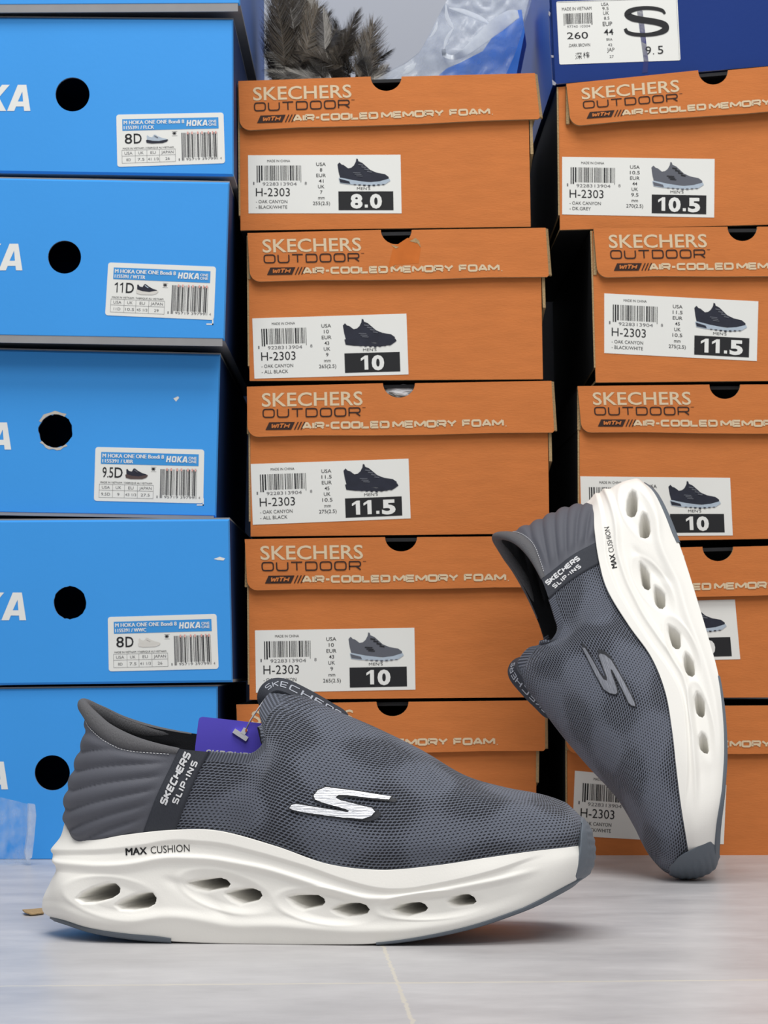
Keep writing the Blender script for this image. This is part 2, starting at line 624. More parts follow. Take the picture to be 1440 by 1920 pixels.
# diagonal facet between the heel pod and the arch
dg = (mv - 1640) - (mu - 300) * .62
disp += 1.1 * np.exp(-((dg) / 14.0) ** 2) * sm(mv, 1640, 1660) * (1 - sm(mv, 1715, 1740)) * sm(mu, 290, 320) * (1 - sm(mu, 400, 440))
HOLES = [
    [(138, 1689), (146, 1679), (168, 1667), (198, 1659), (213, 1660), (221, 1669), (219, 1677), (206, 1686), (172, 1696), (148, 1697)],
    [(215, 1702), (224, 1694), (248, 1683), (270, 1678), (284, 1678), (291, 1688), (288, 1697), (274, 1706), (246, 1711), (222, 1710)],
    [(351, 1660), (366, 1656), (390, 1653), (410, 1651), (422, 1655), (428, 1662), (424, 1668), (408, 1670), (386, 1674), (366, 1669)],
    [(422, 1680), (436, 1675), (458, 1671), (472, 1671), (485, 1676), (488, 1683), (482, 1690), (466, 1694), (450, 1697), (434, 1690)],
    [(538, 1687), (552, 1683), (576, 1682), (594, 1682), (604, 1688), (606, 1695), (600, 1701), (584, 1704), (566, 1707), (550, 1699)],
    [(621, 1709), (634, 1701), (652, 1697), (672, 1697), (684, 1701), (690, 1709), (686, 1716), (672, 1720), (650, 1722), (632, 1716)],
    [(735, 1710), (748, 1701), (768, 1697), (786, 1696), (796, 1700), (801, 1707), (797, 1713), (782, 1718), (764, 1722), (746, 1718)],
    [(840, 1695), (850, 1686), (866, 1682), (880, 1682), (890, 1688), (894, 1696), (888, 1701), (874, 1703), (858, 1704), (846, 1701)],
]


def polysdf(u, v, poly):
    P = np.array(poly, float)
    Q = np.roll(P, -1, axis=0)
    d = np.full(u.shape, 1e9)
    inside = np.zeros(u.shape, bool)
    for (x1, y1), (x2, y2) in zip(P, Q):
        ex, ey = x2 - x1, y2 - y1
        t = np.clip(((u - x1) * ex + (v - y1) * ey) / (ex * ex + ey * ey), 0, 1)
        d = np.minimum(d, np.hypot(u - x1 - t * ex, v - y1 - t * ey))
        c = ((y1 > v) != (y2 > v)) & (u < (x2 - x1) * (v - y1) / (y2 - y1 + 1e-12) + x1)
        inside ^= c
    return np.where(inside, d, -d)                           # + inside


hole_d = np.zeros_like(mu)
for h in HOLES:
    P = np.array(h, float)
    ca, cb = P.min(0), P.max(0)
    near = (mu > ca[0] - 20) & (mu < cb[0] + 20) & (mv > ca[1] - 20) & (mv < cb[1] + 20)
    s = np.full(mu.shape, -99.0)
    s[near] = polysdf(mu[near], mv[near], h)
    fx = np.clip((mu - ca[0]) / (cb[0] - ca[0]), 0, 1)
    wdt = 3.4 - 1.4 * fx                                      # soft mouth at the heel end, crisp at the toe end
    hole_d += 36.0 * sm(s, -1.2, wdt + 2.4) + 1.2 * sm(s, -6, 0) * (1 - fx)
_mn = normals(MSL)
if _mn[len(ms_s) // 2, NT_M // 2, 1] > 0:
    _mn = -_mn
_mn[0] = _mn[0] * [1, 0, 1]; _mn[-1] = _mn[-1] * [1, 0, 1]
_endf = sm(ms_s, 0, .6)[:, None] * np.ones(NT_M)
MSD = MSL - _mn * (disp * _endf * .001)[..., None]
MSD = MSD + np.array([.45, 1.0, 0.0]) * (hole_d * .001)[..., None]
MSD[0, :, 1] = 0; MSD[-1, :, 1] = 0
MSR = ring(MSD)
MSRN = ring(_mn)
MSRS = np.concatenate([ms_s, ms_s[-2:0:-1]])
NRM = len(MSRS)
NSM = len(ms_s)


def bvh_of(P):
    S, T = P.shape[:2]
    return BVHTree.FromPolygons([tuple(p) for p in P.reshape(-1, 3)], gridfaces(S, T))


BV_UP = bvh_of(UPL)
BV_MS = bvh_of(MSL - _mn * (disp * _endf * .001)[..., None])
_camL = Vector((0 - ORG[0], 0 - ORG[1], CAM_H - ORG[2]))


def hit(bv, u, v, off):
    d = Vector(L3((u, v, 45))) - _camL
    d.normalize()
    loc, n, i, dist = bv.ray_cast(_camL, d)
    if loc is None:
        loc, n, i, dist = bv.find_nearest(Vector(L3((u, v, 40))))
    if n.dot(d) > 0:
        n = -n
    return loc + n * off


def on_surface(bv, vs, off):
    return [hit(bv, p[0], p[1], off + (p[2] if len(p) > 2 else 0)) for p in vs]


def subdiv2(vs, fs, maxlen):
    """split the edges of a 2-D mesh until none is longer than maxlen (so that it can hug a curved surface)."""
    bm = bmesh.new()
    bv = [bm.verts.new((p[0], p[1], p[2] if len(p) > 2 else 0)) for p in vs]
    for f in fs:
        try:
            bm.faces.new([bv[i] for i in f])
        except ValueError:
            pass
    for _ in range(5):
        e = [x for x in bm.edges if x.calc_length() > maxlen]
        if not e:
            break
        bmesh.ops.subdivide_edges(bm, edges=e, cuts=1)
    bmesh.ops.triangulate(bm, faces=bm.faces[:])
    bm.verts.index_update()
    v2 = np.array([v.co[:3] for v in bm.verts])
    f2 = [tuple(v.index for v in f.verts) for f in bm.faces]
    bm.free()
    return v2, f2


# --- materials of the sneakers
def knit_material():
    m, nt, b = new_mat('grey_engineered_knit')
    N, Lk = nt.nodes, nt.links

    def math_(op, a, b_=None, c=None):
        n = N.new('ShaderNodeMath'); n.operation = op
        for k, x in enumerate((a, b_, c)):
            if x is None: continue
            if isinstance(x, (int, float)): n.inputs[k].default_value = x
            else: Lk.new(x, n.inputs[k])
        return n.outputs[0]

    def sstep(x, a, c):
        n = N.new('ShaderNodeMapRange'); n.interpolation_type = 'SMOOTHSTEP'
        Lk.new(x, n.inputs[0])
        n.inputs[1].default_value = a; n.inputs[2].default_value = c
        return n.outputs[0]
    uv = N.new('ShaderNodeUVMap'); uv.uv_map = 'UVMap'
    ed = N.new('ShaderNodeUVMap'); ed.uv_map = 'edge'
    s1 = N.new('ShaderNodeSeparateXYZ'); Lk.new(uv.outputs[0], s1.inputs[0])
    s2 = N.new('ShaderNodeSeparateXYZ'); Lk.new(ed.outputs[0], s2.inputs[0])
    x0, y0 = s1.outputs[0], s1.outputs[1]
    # slight wander of the rows
    nz = N.new('ShaderNodeTexNoise'); nz.inputs['Scale'].default_value = 90; nz.inputs['Detail'].default_value = 2
    Lk.new(uv.outputs[0], nz.inputs[0])
    wob = math_('MULTIPLY', math_('SUBTRACT', nz.outputs[0], .5), .9)
    x = math_('ADD', math_('DIVIDE', x0, .00235), wob)
    y = math_('ADD', math_('DIVIDE', y0, .00165), math_('MULTIPLY', wob, .6))
    row = math_('FLOOR', y)
    xs = math_('ADD', x, math_('MULTIPLY', math_('MODULO', row, 2.0), .5))
    fx = math_('SUBTRACT', math_('FRACT', xs), .5)
    fy = math_('SUBTRACT', math_('FRACT', y), .5)
    sk = math_('ADD', fx, math_('MULTIPLY', fy, .35))
    d = math_('SQRT', math_('ADD', math_('MULTIPLY', math_('MULTIPLY', sk, sk), .75), math_('MULTIPLY', fy, fy)))
    # zones of open and closed knit: a diamond lattice over the foot broken up by noise
    zx = math_('MULTIPLY', x0, 19.0); zy = math_('MULTIPLY', y0, 27.0)
    za = math_('SINE', math_('MULTIPLY', math_('ADD', zx, zy), math.pi))
    zb = math_('SINE', math_('MULTIPLY', math_('SUBTRACT', zx, zy), math.pi))
    zn = N.new('ShaderNodeTexNoise'); zn.inputs['Scale'].default_value = 28; zn.inputs['Detail'].default_value = 1
    Lk.new(uv.outputs[0], zn.inputs[0])
    z = math_('ADD', math_('MULTIPLY', za, zb), math_('MULTIPLY', math_('SUBTRACT', zn.outputs[0], .5), 2.2))
    zone = sstep(z, -.5, .5)
    r = math_('ADD', .18, math_('MULTIPLY', zone, .16))
    dd = math_('SUBTRACT', d, r)
    thread = sstep(dd, -.10, .13)                      # 0 in the holes, 1 on the yarn
    # collar rib band
    band = math_('MULTIPLY', sstep(s2.outputs[1], .885, .90),
                 math_('MULTIPLY', sstep(s2.outputs[0], .425, .455), math_('SUBTRACT', 1.0, sstep(s2.outputs[0], .75, .755))))
    rib = math_('SINE', math_('MULTIPLY', x0, 2 * math.pi / .0016))
    ribh = math_('ADD', .62, math_('MULTIPLY', rib, .38))
    h = N.new('ShaderNodeMix'); h.data_type = 'FLOAT'
    Lk.new(band, h.inputs['Factor']); Lk.new(thread, h.inputs['A']); Lk.new(ribh, h.inputs['B'])
    # fine yarn grain
    gx = math_('SINE', math_('MULTIPLY', math_('ADD', x0, math_('MULTIPLY', y0, .6)), 2 * math.pi / .00082))
    grain = math_('ADD', .85, math_('MULTIPLY', gx, .15))
    hh = math_('MULTIPLY', h.outputs['Result'], grain)
    mx = N.new('ShaderNodeMix'); mx.data_type = 'RGBA'
    mx.inputs['A'].default_value = lin((20, 22, 30)); mx.inputs['B'].default_value = lin((122, 128, 143))
    Lk.new(hh, mx.inputs['Factor'])
    Lk.new(mx.outputs['Result'], b.inputs['Base Color'])
    bp = N.new('ShaderNodeBump'); bp.inputs['Strength'].default_value = .8; bp.inputs['Distance'].default_value = .0012
    Lk.new(hh, bp.inputs['Height']); Lk.new(bp.outputs[0], b.inputs['Normal'])
    b.inputs['Roughness'].default_value = .75
    b.inputs['Specular IOR Level'].default_value = .25
    b.inputs['Sheen Weight'].default_value = .15
    return m


M_KNIT = knit_material()
M_COUNTER = mat('grey_moulded_heel_fabric', (92, 94, 103), .62, .35, bump=.25, bscale=2600)
M_STRAP = mat('dark_woven_strap', (58, 61, 69), .7, .3, bump=.4, bscale=2200, stretch=(1, 1, .25))
M_PAD = mat('grey_ribbed_collar_knit', (104, 104, 107), .75, .25, bump=.7, bscale=1500, stretch=(1.6, 1, .4))
M_LINING = mat('dark_lining', (40, 41, 44), .85, .15, bump=.3, bscale=1800)
M_FOAM = mat('off_white_foam_midsole', (248, 246, 240), .5, .35, bump=.08, bscale=900)
M_RUBBER = mat('slate_rubber', (103, 111, 120), .55, .35, bump=.2, bscale=1500)
M_SILVER = mat('silver_film', (226, 228, 234), .32, .6, Metallic=.55, bump=.5, bscale=900, stretch=(.15, 1, 1.6))
M_LOGODARK = mat('dark_logo_edge', (44, 46, 52), .5, .4)
M_GREYFILM = mat('grey_film', (128, 131, 140), .42, .5, Metallic=.35, bump=.4, bscale=900, stretch=(.15, 1, 1.6))
M_WHITEPRINT = mat('white_print', (222, 223, 226), .6, .3)
M_PALETHREAD = mat('pale_grey_thread', (176, 180, 190), .8, .2)
M_BLACKINK = mat('black_ink', (30, 31, 34), .6, .3)


class SMB(MB):
    """mesh collector in the sneaker's frame; flips side for the left shoe"""

    def put(self, name, parent, mir, merge=0):
        if mir:
            self.v = [(x, -y, z) for x, y, z in self.v]
            self.f = [tuple(reversed(f)) for f in self.f]
        return self.build(name, parent, merge=merge)


def cols_of(lo, hi):
    """indices of ring columns with lo <= s <= hi, lateral run and medial run"""
    lat = [i for i in range(NSU) if lo - 1e-6 <= UPS[i] <= hi + 1e-6]
    med = [i for i in range(NSU, NRU) if lo - 1e-6 <= UPS[i] <= hi + 1e-6]
    if hi >= UPS.max() - 1e-6:
        return [lat + med]
    if lo <= 0:
        return [med + lat]
    return [lat, med]


def build_shoe(mir, label, loc, rot):
    root = empty('slip_on_sneaker', loc, label, 'shoe', 'pair of grey slip-on sneakers')
    if rot is not None:
        root.rotation_mode = 'QUATERNION'
        root.rotation_quaternion = rot
    fx = not mir

    # knit upper
    b = SMB()
    idx = cols_of(0, K_STRAP0)[0]
    b.add(UPR[idx].reshape(-1, 3), gridfaces(len(idx), NT_U), M_KNIT, True)
    n0 = len(b.v)
    uv = [UVU[idx].reshape(-1, 2)]; uve = [UVE[idx].reshape(-1, 2)]
    # folded rim along the open edge of the tongue and collar
    for part in cols_of(K_TONGUE - 1, K_STRAP0):
        rim = np.stack([UPR[part, -1], UPR[part, -1] + UPN[part, -1] * -.0012 + [0, 0, .0007], UPR[part, -1] - UPN[part, -1] * .003,
                        UPR[part, -5] - UPN[part, -5] * .003], 1)
        b.add(rim.reshape(-1, 3), gridfaces(len(part), 4), M_KNIT, True)
        u2 = np.repeat(UVU[part, -1][:, None], 4, 1); e2 = np.repeat(UVE[part, -1][:, None], 4, 1)
        uv.append(u2.reshape(-1, 2)); uve.append(e2.reshape(-1, 2))
    b.uv = np.concatenate(uv); b.uv2 = np.concatenate(uve)
    knit = b.put('knit_upper', root, mir, merge=2e-5)

    # lining and insole
    b = SMB()
    idx = cols_of(K_TONGUE - 1.5, 20)[0]
    b.add(INNER[idx].reshape(-1, 3), gridfaces(len(idx), NT_U, flip=True), M_LINING, True)
    b.put('lining', root, mir)
    b = SMB()
    lat = list(range(0, NSU)); row = 5
    A = INNER[:NSU, row]; Bm = INNER[[0] + list(range(NRU - 1, NSU - 2, -1)), row][:NSU]
    strip = np.stack([A + (Bm - A) * t + [0, 0, -.002 * math.sin(math.pi * t)] for t in np.linspace(0.01, .99, 7)], 1)
    b.add(strip.reshape(-1, 3), gridfaces(NSU, 7), M_LINING, True)
    b.put('insole', root, mir)

    # heel strap (one band on each side) with its lettering
    straps = []
    for k, part in enumerate(cols_of(K_STRAP0, K_STRAP1)):
        P = UPR[part]; Nn = UPN[part]
        e = 1 if k == 0 else -1
        g = np.concatenate([(P[:1] - Nn[:1] * .0004), P + Nn * .0007, (P[-1:] - Nn[-1:] * .0004)])
        b = SMB(); b.add(g.reshape(-1, 3), gridfaces(len(part) + 2, NT_U), M_STRAP, True)
        straps.append(b.put('heel_strap', root, mir))
    # heel counter
    b = SMB()
    idx = cols_of(K_STRAP1, 20)[0]
    b.add(UPR[idx].reshape(-1, 3), gridfaces(len(idx), NT_U), M_COUNTER, True)
    b.put('heel_counter', root, mir, merge=2e-5)

    # padded collar: a flattened roll along the top line
    b = SMB()
    idx = cols_of(K_STRAP1 - .05, 20)[0]
    top = UPR[idx, -1]; dn = UPR[idx, -6] - UPR[idx, -1]
    dn /= np.linalg.norm(dn, axis=1, keepdims=True)
    nn = UPN[idx, -3]
    sN = UPS[idx]
    hh = (.0046 - .0026 * (1 - sm(sN, K_STRAP1 - .1, K_STRAP1 + 1.6)))          # half height of the roll
    tt = .0018 + .0014 * sm(sN, K_STRAP1, K_STRAP1 + 1.6)
    sec = []
    for k in range(16):
        a = 2 * math.pi * k / 16
        sec.append(top + dn * (hh * .75 + hh * math.cos(a))[:, None] + nn * (-.0008 + tt * math.sin(a))[:, None])
    sec = np.stack(sec + [sec[0]], 1)
    b.add(sec.reshape(-1, 3), gridfaces(len(idx), 17), M_PAD, True)
    pad = b.put('collar_padding', root, mir)
    # stitching under the roll: single thread dashes
    b = SMB()
    line = top + dn * (hh * 1.85)[:, None] + nn * .0004
    dist = np.concatenate([[0], np.cumsum(np.linalg.norm(np.diff(line, axis=0), axis=1))])
    pos = lambda d: np.array([np.interp(d, dist, line[:, k]) for k in range(3)])
    d = .004
    while d < dist[-1] - .004:
        b.tube([pos(d), pos(d + .0006), pos(d + .0012)], .00024, M_WHITEPRINT, 5)
        d += .0019
    b.put('stitching', root, mir)['label'] = 'light grey thread stitching under the collar roll'

    # midsole
    b = SMB()
    g = MSR
    lipN = ring(_mn)[:, -1]
    g = np.concatenate([g, (g[:, -1] - lipN * .0022 + [0, 0, .0002])[:, None], (g[:, -1] - lipN * .005 + [0, 0, -.004])[:, None]], 1)
    b.add(g.reshape(-1, 3), gridfaces(NRM, NT_M + 2, close=True), M_FOAM, True)
    T2 = NT_M + 2
    bot = [(i * T2, ((NRM - i) % NRM) * T2, ((NRM - i - 1) % NRM) * T2, (i + 1) * T2) for i in range(0, NSM - 1)]
    b.add([], [], M_FOAM)
    for q in bot:
        q2 = tuple(dict.fromkeys(q))
        if len(q2) > 2:
            b.f.append(q2); b.m.append(b.mi(M_FOAM)); b.s.append(False)
    mid = b.put('midsole', root, mir)

    # outsole: heel piece and forefoot piece
    def outsole(lo, hi, tof, name):
        lat = [i for i in range(NSM) if lo <= ms_s[i] <= hi]
        if hi > 13.9:
            run = lat + [NRM - i for i in lat[::-1] if i != NSM - 1]
        else:
            run = [NRM - i for i in lat[::-1] if i != 0] + lat
        P, Nn = MSR[run], MSRN[run]
        rows = 7
        out = []
        for r_ in range(rows):
            tq = np.array([tof(MSRS[i]) for i in run]) * r_ / (rows - 1) * (NT_M - 1)
            j = np.clip(np.floor(tq).astype(int), 0, NT_M - 2); f = (tq - j)[:, None]
            ii = np.arange(len(run))
            base = P[ii, j] * (1 - f) + P[ii, j + 1] * f
            nb = Nn[ii, j]
            out.append(base + nb * .0009)
            last = base - nb * .001
        c = np.stack([P[:, 0] * [1, .97, 1] + [0, 0, -.0012]] + out + [last], 1)
        b = SMB()
        b.add(c.reshape(-1, 3), gridfaces(len(run), rows + 2), M_RUBBER, True)
        nR = len(run)
        for i in range((nR) // 2):
            a, d_ = i * (rows + 2), (nR - 1 - i) * (rows + 2)
            a2, d2_ = (i + 1) * (rows + 2), (nR - 2 - i) * (rows + 2)
            q = tuple(dict.fromkeys((a, a2, d2_, d_)))
            if len(q) > 2:
                b.f.append(q); b.m.append(0); b.s.append(False)
        return b.put(name, root, mir)
    outsole(10.0, 14.0, lambda s: .028 + .012 * min(1, (s - 10) * 3), 'heel_outsole')
    outsole(0.0, 5.95, lambda s: .012 + .075 * (1 - s / 5.95) + .18 * max(0, 1 - s / 3.0), 'forefoot_outsole')

    # rubber toe bumper wrapped up over the toe
    TB = [
        [(1083, 1656, 0), (1108, 1640, 0), (1118, 1604, 0), (1112, 1563, 0), (1096, 1537, 0)],
        [(1078, 1662, 14), (1099, 1641, 17), (1109, 1604, 16), (1105.5, 1563, 13), (1094, 1538, 8)],
        [(1068, 1659, 25), (1078, 1642, 29.5), (1086, 1603, 29), (1089, 1567, 23.5), (1091, 1547, 14)],
    ]
    tb, ts = loft(TB, 46, 18)
    half = [i for i in range(len(ts)) if ts[i] <= 2.0]
    P = L3(tb)
    n_ = normals(P)
    if n_[10, 20, 0] < 0: n_ = -n_
    tq = np.linspace(0, 1, 46)
    stripe = (np.sin(2 * np.pi * (tq[None, :] * 8.5 + .12 * ts[:, None])) > .25).astype(float)
    stripe = .5 * stripe + .25 * np.roll(stripe, 1, 1) + .25 * np.roll(stripe, -1, 1)
    msk = (1 - sm(ts, 1.15, 1.35))[:, None] * (sm(tq, .12, .2) * (1 - sm(tq, .8, .9)))[None, :]
    P = P - n_ * (stripe * msk * .0006)[..., None]
    cx = float(L3((1052, 1600, 0))[0])
    vin = np.stack([cx - P[..., 0], -P[..., 1], 0 * P[..., 0]], -1)
    vin /= np.linalg.norm(vin, axis=-1, keepdims=True)
    P = np.concatenate([P, P[-1:] + vin[-1:] * .0035])
    vin = np.concatenate([vin, vin[-1:]])
    P[0, :, 1] = 0; vin[0, :, 1] = 0
    P = np.concatenate([P, (P[:, -1] + vin[:, -1] * .0012 + [0, 0, .0005])[:, None], (P[:, -1] + vin[:, -1] * .005 + [0, 0, -.001])[:, None]], 1)
    full = np.concatenate([(P * MIRY)[::-1][:-1], P])
    b = SMB(); b.add(full.reshape(-1, 3), gridfaces(len(full), 48), M_RUBBER, True)
    b.put('toe_bumper', root, mir)['label'] = 'slate grey rubber toe bumper with cut ribs'

    # pull tab: a flat woven loop on the tongue
    path = [(500, 1322), (497, 1309), (503, 1297), (516, 1290), (534, 1292), (560, 1304), (590, 1320), (615, 1335), (634, 1346), (641, 1354)]
    pp = np.array([L3((u, v, 0)) for u, v in path])
    fine = cr(np.vstack([2 * pp[0] - pp[1], pp, 2 * pp[-1] - pp[-2]]), np.linspace(0, len(pp) - 1 - 1e-6, 60))
    tg = np.gradient(fine, axis=0); tg /= np.linalg.norm(tg, axis=1, keepdims=True)
    upv = np.stack([-tg[:, 2], 0 * tg[:, 0], tg[:, 0]], 1)
    upv = np.where((upv[:, 2:] < 0) & (tg[:, :1] > .2), -upv, upv)
    tw = math.radians(36)
    wd = np.array([0, -1, 0]) * math.cos(tw) - upv * math.sin(tw)
    no = upv * math.cos(tw) - np.array([0, 1, 0]) * math.sin(tw)
    hw, th = .0062, .0016
    sec = [fine + wd * hw + no * th * .5, fine + wd * hw * .96 + no * th, fine - wd * hw * .96 + no * th, fine - wd * hw + no * th * .5,
           fine - wd * hw - no * th * .3, fine + wd * hw - no * th * .3]
    sec = np.stack(sec + [sec[0]], 1)
    b = SMB(); b.add(sec.reshape(-1, 3), gridfaces(60, 7), M_STRAP, False)
    pull = b.put('pull_tab', root, mir)
    b = SMB()
    vs, fs = stroke_text('SKECHERS', 0, 0, 9.0, 1.0, .15, gap=.45, rad=.2)
    vs, fs = subdiv2(vs, fs, .3)
    vs[:, 0] = vs[:, 0] / 9.0 * .68 + .22
    if mir:
        vs[:, 0] = 1.12 - vs[:, 0]
    pts = []
    for x, y, jz in vs:
        q = x * 59; i = int(min(58, max(0, q))); f_ = q - i
        c = fine[i] * (1 - f_) + fine[i + 1] * f_
        pts.append(c + wd[i] * hw * .42 * (2 * (y + .5)) + no[i] * (th + .0002 + jz))
    b.add(pts, fs, M_PALETHREAD)
    b.put('lettering', pull, mir)['label'] = 'white woven lettering on the pull tab'

    # S emblem
    S_poly = [(733, 1498), (729, 1503.5), (690, 1500), (652, 1495), (635, 1494.5), (629, 1499), (637, 1504), (668, 1512), (698, 1519.5), (703, 1526), (696, 1534), (679, 1539.5),
              (630, 1535), (578, 1528), (552, 1523), (543, 1519), (547, 1513), (556, 1511), (600, 1518.5), (652, 1526.5), (655, 1524), (646, 1520), (604, 1508.5), (591, 1503), (588, 1496), (596, 1486), (611, 1480), (660, 1486)]
    bb = SMB()

    def film(poly, shift, m, off):
        vs, fs = fill([(x + shift[0], y + shift[1]) for x, y in poly])
        vs, fs = subdiv2(vs, fs, 9)
        if mir:
            vs[:, 0] = 2 * 640 - vs[:, 0]
            vs[:, 1] = vs[:, 1] + .36 * (vs[:, 0] - 640)
        bb.add(on_surface(BV_UP, vs, off), fs, m, True)
    for k in range(6):
        film(S_poly, (2.6 * k - 1, .85 * k), M_LOGODARK, .0006 + .00003 * k)
    rv, rf_ = ribbon(S_poly, 2.4, True)
    for k, q in enumerate(rf_):
        film([tuple(rv[i]) for i in q], (0, 0), M_LOGODARK, .0009 + .000012 * (k % 3))
    film(S_poly, (0, 0), M_SILVER if not mir else M_GREYFILM, .0013)
    bb.put('emblem', root, mir)['label'] = 'silver S emblem with dark edge' if not mir else 'grey S emblem with dark edge'

    # lettering on strap and midsole
    def lettering(name, parent, items, bv, m, off):
        b = SMB()
        for (vs, fs), (cx, cy), (ex, ey), shear in items:
            vs = np.array(vs)
            vs, fs = subdiv2(vs, fs, 6)
            x, y = vs[:, 0].copy(), -vs[:, 1]                 # centred: x along reading, y up
            x = x + shear * y
            if mir: x = -x
            n_ = np.array([ey, -ex])                          # 'up' of the line
            q = np.stack([cx + x * ex + y * n_[0], cy + x * ey + y * n_[1], vs[:, 2]], 1)
            b.add(on_surface(bv, q, off), fs, m)
        return b.put(name, parent, mir)

    def centred(t, w, h):
        vs, fs = t
        vs = vs.copy(); vs[:, 0] -= w / 2; vs[:, 1] += h / 2
        return vs, fs
    dr = np.array([48.0, -96.0]); dr /= np.linalg.norm(dr)
    lettering('lettering', straps[0], [
        (centred(stroke_text('SKECHERS', 0, 0, 108, 14, 3.5, gap=.40, slant=.12), 108, 14), (329, 1463), dr, 0),
        (centred(stroke_text('SLIP-INS', 0, 0, 88, 12, 2.7, gap=.6, rad=.35), 88, 12), (347, 1470), dr, 0)], BV_UP, M_WHITEPRINT, .0011)['label'] = 'white lettering'
    d2_ = np.array([121.0, -7.0]); d2_ /= np.linalg.norm(d2_)
    tx = lambda s, w, h, bo: centred(fit_text(s, 0, 0, w, h, bo), w, h)
    c0, c1 = ((255, 1599), (319, 1595)) if not mir else ((334, 1594), (273, 1598))
    lettering('lettering', mid, [(tx('MAX', 39, 13.5, 0.0), c0, d2_, 0), (tx('MAX', 39, 13.5, 0.0), (c0[0] + 1.3, c0[1]), d2_, 0), (tx('MAX', 39, 13.2, 0.0), (c0[0] + .6, c0[1] + .3), d2_, 0), (tx('CUSHION', 73, 13.5, -.004), c1, d2_, 0)], BV_MS, M_BLACKINK, .0003)['label'] = 'black lettering'
    return root


def settle(root):
    """drop the sneaker until its lowest point touches the floor"""
    bpy.context.view_layer.update()
    lo = min((c.matrix_world @ v.co).z for c in root.children if c.type == 'MESH' for v in c.data.vertices)
    root.location.z -= lo
    return lo


SH1 = build_shoe(False, 'grey knit slip-on sneaker standing flat on its cream sole, purple tag in its collar', ORG, None)
_R2 = np.array(SHOE2_R)
SH2 = build_shoe(True, 'grey knit slip-on sneaker propped toe-down against the orange boxes', SHOE2_T, Matrix(_R2.tolist()).to_quaternion())
SETTLED = (settle(SH1), settle(SH2))
print('settled', SETTLED)

# ------------------------------------------------------------------ floor and wall
def floor_material():
    m, nt, b = new_mat('pale_grey_stone_tile')
    N, Lk = nt.nodes, nt.links

    def math_(op, a, b_=None):
        n = N.new('ShaderNodeMath'); n.operation = op
        for k, x in enumerate((a, b_)):
            if x is None: continue
            if isinstance(x, (int, float)): n.inputs[k].default_value = x
            else: Lk.new(x, n.inputs[k])
        return n.outputs[0]
    tc = N.new('ShaderNodeTexCoord')
    mp = N.new('ShaderNodeMapping')
    p0, p1, p2 = G(728, 1800), G(772, 1915), G(745, 1843)
    yaw = math.atan2(p0[0] - p1[0], p0[1] - p1[1])
    mp.vector_type = 'TEXTURE'
    mp.inputs['Location'].default_value = (p2[0], p2[1], 0)
    mp.inputs['Rotation'].default_value = (0, 0, -yaw)
    Lk.new(tc.outputs['Object'], mp.inputs[0])
    s = N.new('ShaderNodeSeparateXYZ'); Lk.new(mp.outputs[0], s.inputs[0])
    nz = N.new('ShaderNodeTexNoise'); nz.inputs['Scale'].default_value = 120; Lk.new(mp.outputs[0], nz.inputs[0])
    wob = math_('MULTIPLY', math_('SUBTRACT', nz.outputs[0], .5), .004)

    def line(c, wd):
        f = math_('ABSOLUTE', math_('SUBTRACT', math_('MODULO', math_('ADD', math_('ADD', c, wob), 80.4), .8), .4))
        n = N.new('ShaderNodeMapRange'); n.interpolation_type = 'SMOOTHSTEP'
        Lk.new(f, n.inputs[0]); n.inputs[1].default_value = wd * .6; n.inputs[2].default_value = wd * 1.4
        n.inputs[3].default_value = 1; n.inputs[4].default_value = 0
        return n.outputs[0]
    gl = math_('MAXIMUM', line(s.outputs[0], .0009), math_('MULTIPLY', line(s.outputs[1], .0017), .9))
    m2 = N.new('ShaderNodeMapping'); m2.inputs['Scale'].default_value = (3.2, 7, 1); Lk.new(mp.outputs[0], m2.inputs[0])
    n1 = N.new('ShaderNodeTexNoise'); n1.inputs['Scale'].default_value = 2.6; n1.inputs['Detail'].default_value = 8; n1.inputs['Roughness'].default_value = .68
    Lk.new(m2.outputs[0], n1.inputs[0])
    cr_ = N.new('ShaderNodeValToRGB')
    cr_.color_ramp.elements[0].position = .3; cr_.color_ramp.elements[0].color = lin((176, 174, 176))
    cr_.color_ramp.elements[1].position = .68; cr_.color_ramp.elements[1].color = lin((207, 205, 206))
    Lk.new(n1.outputs[0], cr_.inputs[0])
    mx = N.new('ShaderNodeMix'); mx.data_type = 'RGBA'
    Lk.new(gl, mx.inputs['Factor']); Lk.new(cr_.outputs[0], mx.inputs['A']); mx.inputs['B'].default_value = lin((212, 206, 194))
    Lk.new(mx.outputs['Result'], b.inputs['Base Color'])
    rr = N.new('ShaderNodeMapRange'); Lk.new(n1.outputs[0], rr.inputs[0]); rr.inputs[3].default_value = .30; rr.inputs[4].default_value = .44
    Lk.new(rr.outputs[0], b.inputs['Roughness'])
    n3 = N.new('ShaderNodeTexNoise'); n3.inputs['Scale'].default_value = 260; n3.inputs['Detail'].default_value = 3; Lk.new(mp.outputs[0], n3.inputs[0])
    bp = N.new('ShaderNodeBump'); bp.inputs['Strength'].default_value = .12; bp.inputs['Distance'].default_value = .0006
    Lk.new(n3.outputs[0], bp.inputs['Height']); Lk.new(bp.outputs[0], b.inputs['Normal'])
    b.inputs['Specular IOR Level'].default_value = .45
    return m


b = MB()
b.quad((-1.6, -1.5, 0), (1.6, -1.5, 0), (1.6, 2.1, 0), (-1.6, 2.1, 0), floor_material())
fl = b.build('floor'); fl['kind'] = 'structure'
b = MB()
b.prism([(-1.6, 2.03, 0), (1.6, 2.03, 0), (1.6, 2.03, 2.6), (-1.6, 2.03, 2.6)], (0, .08, 0), mat('grey_painted_wall', (180, 184, 193), .7, .3, var=.04, vscale=3))
wl = b.build('wall_back'); wl['kind'] = 'structure'

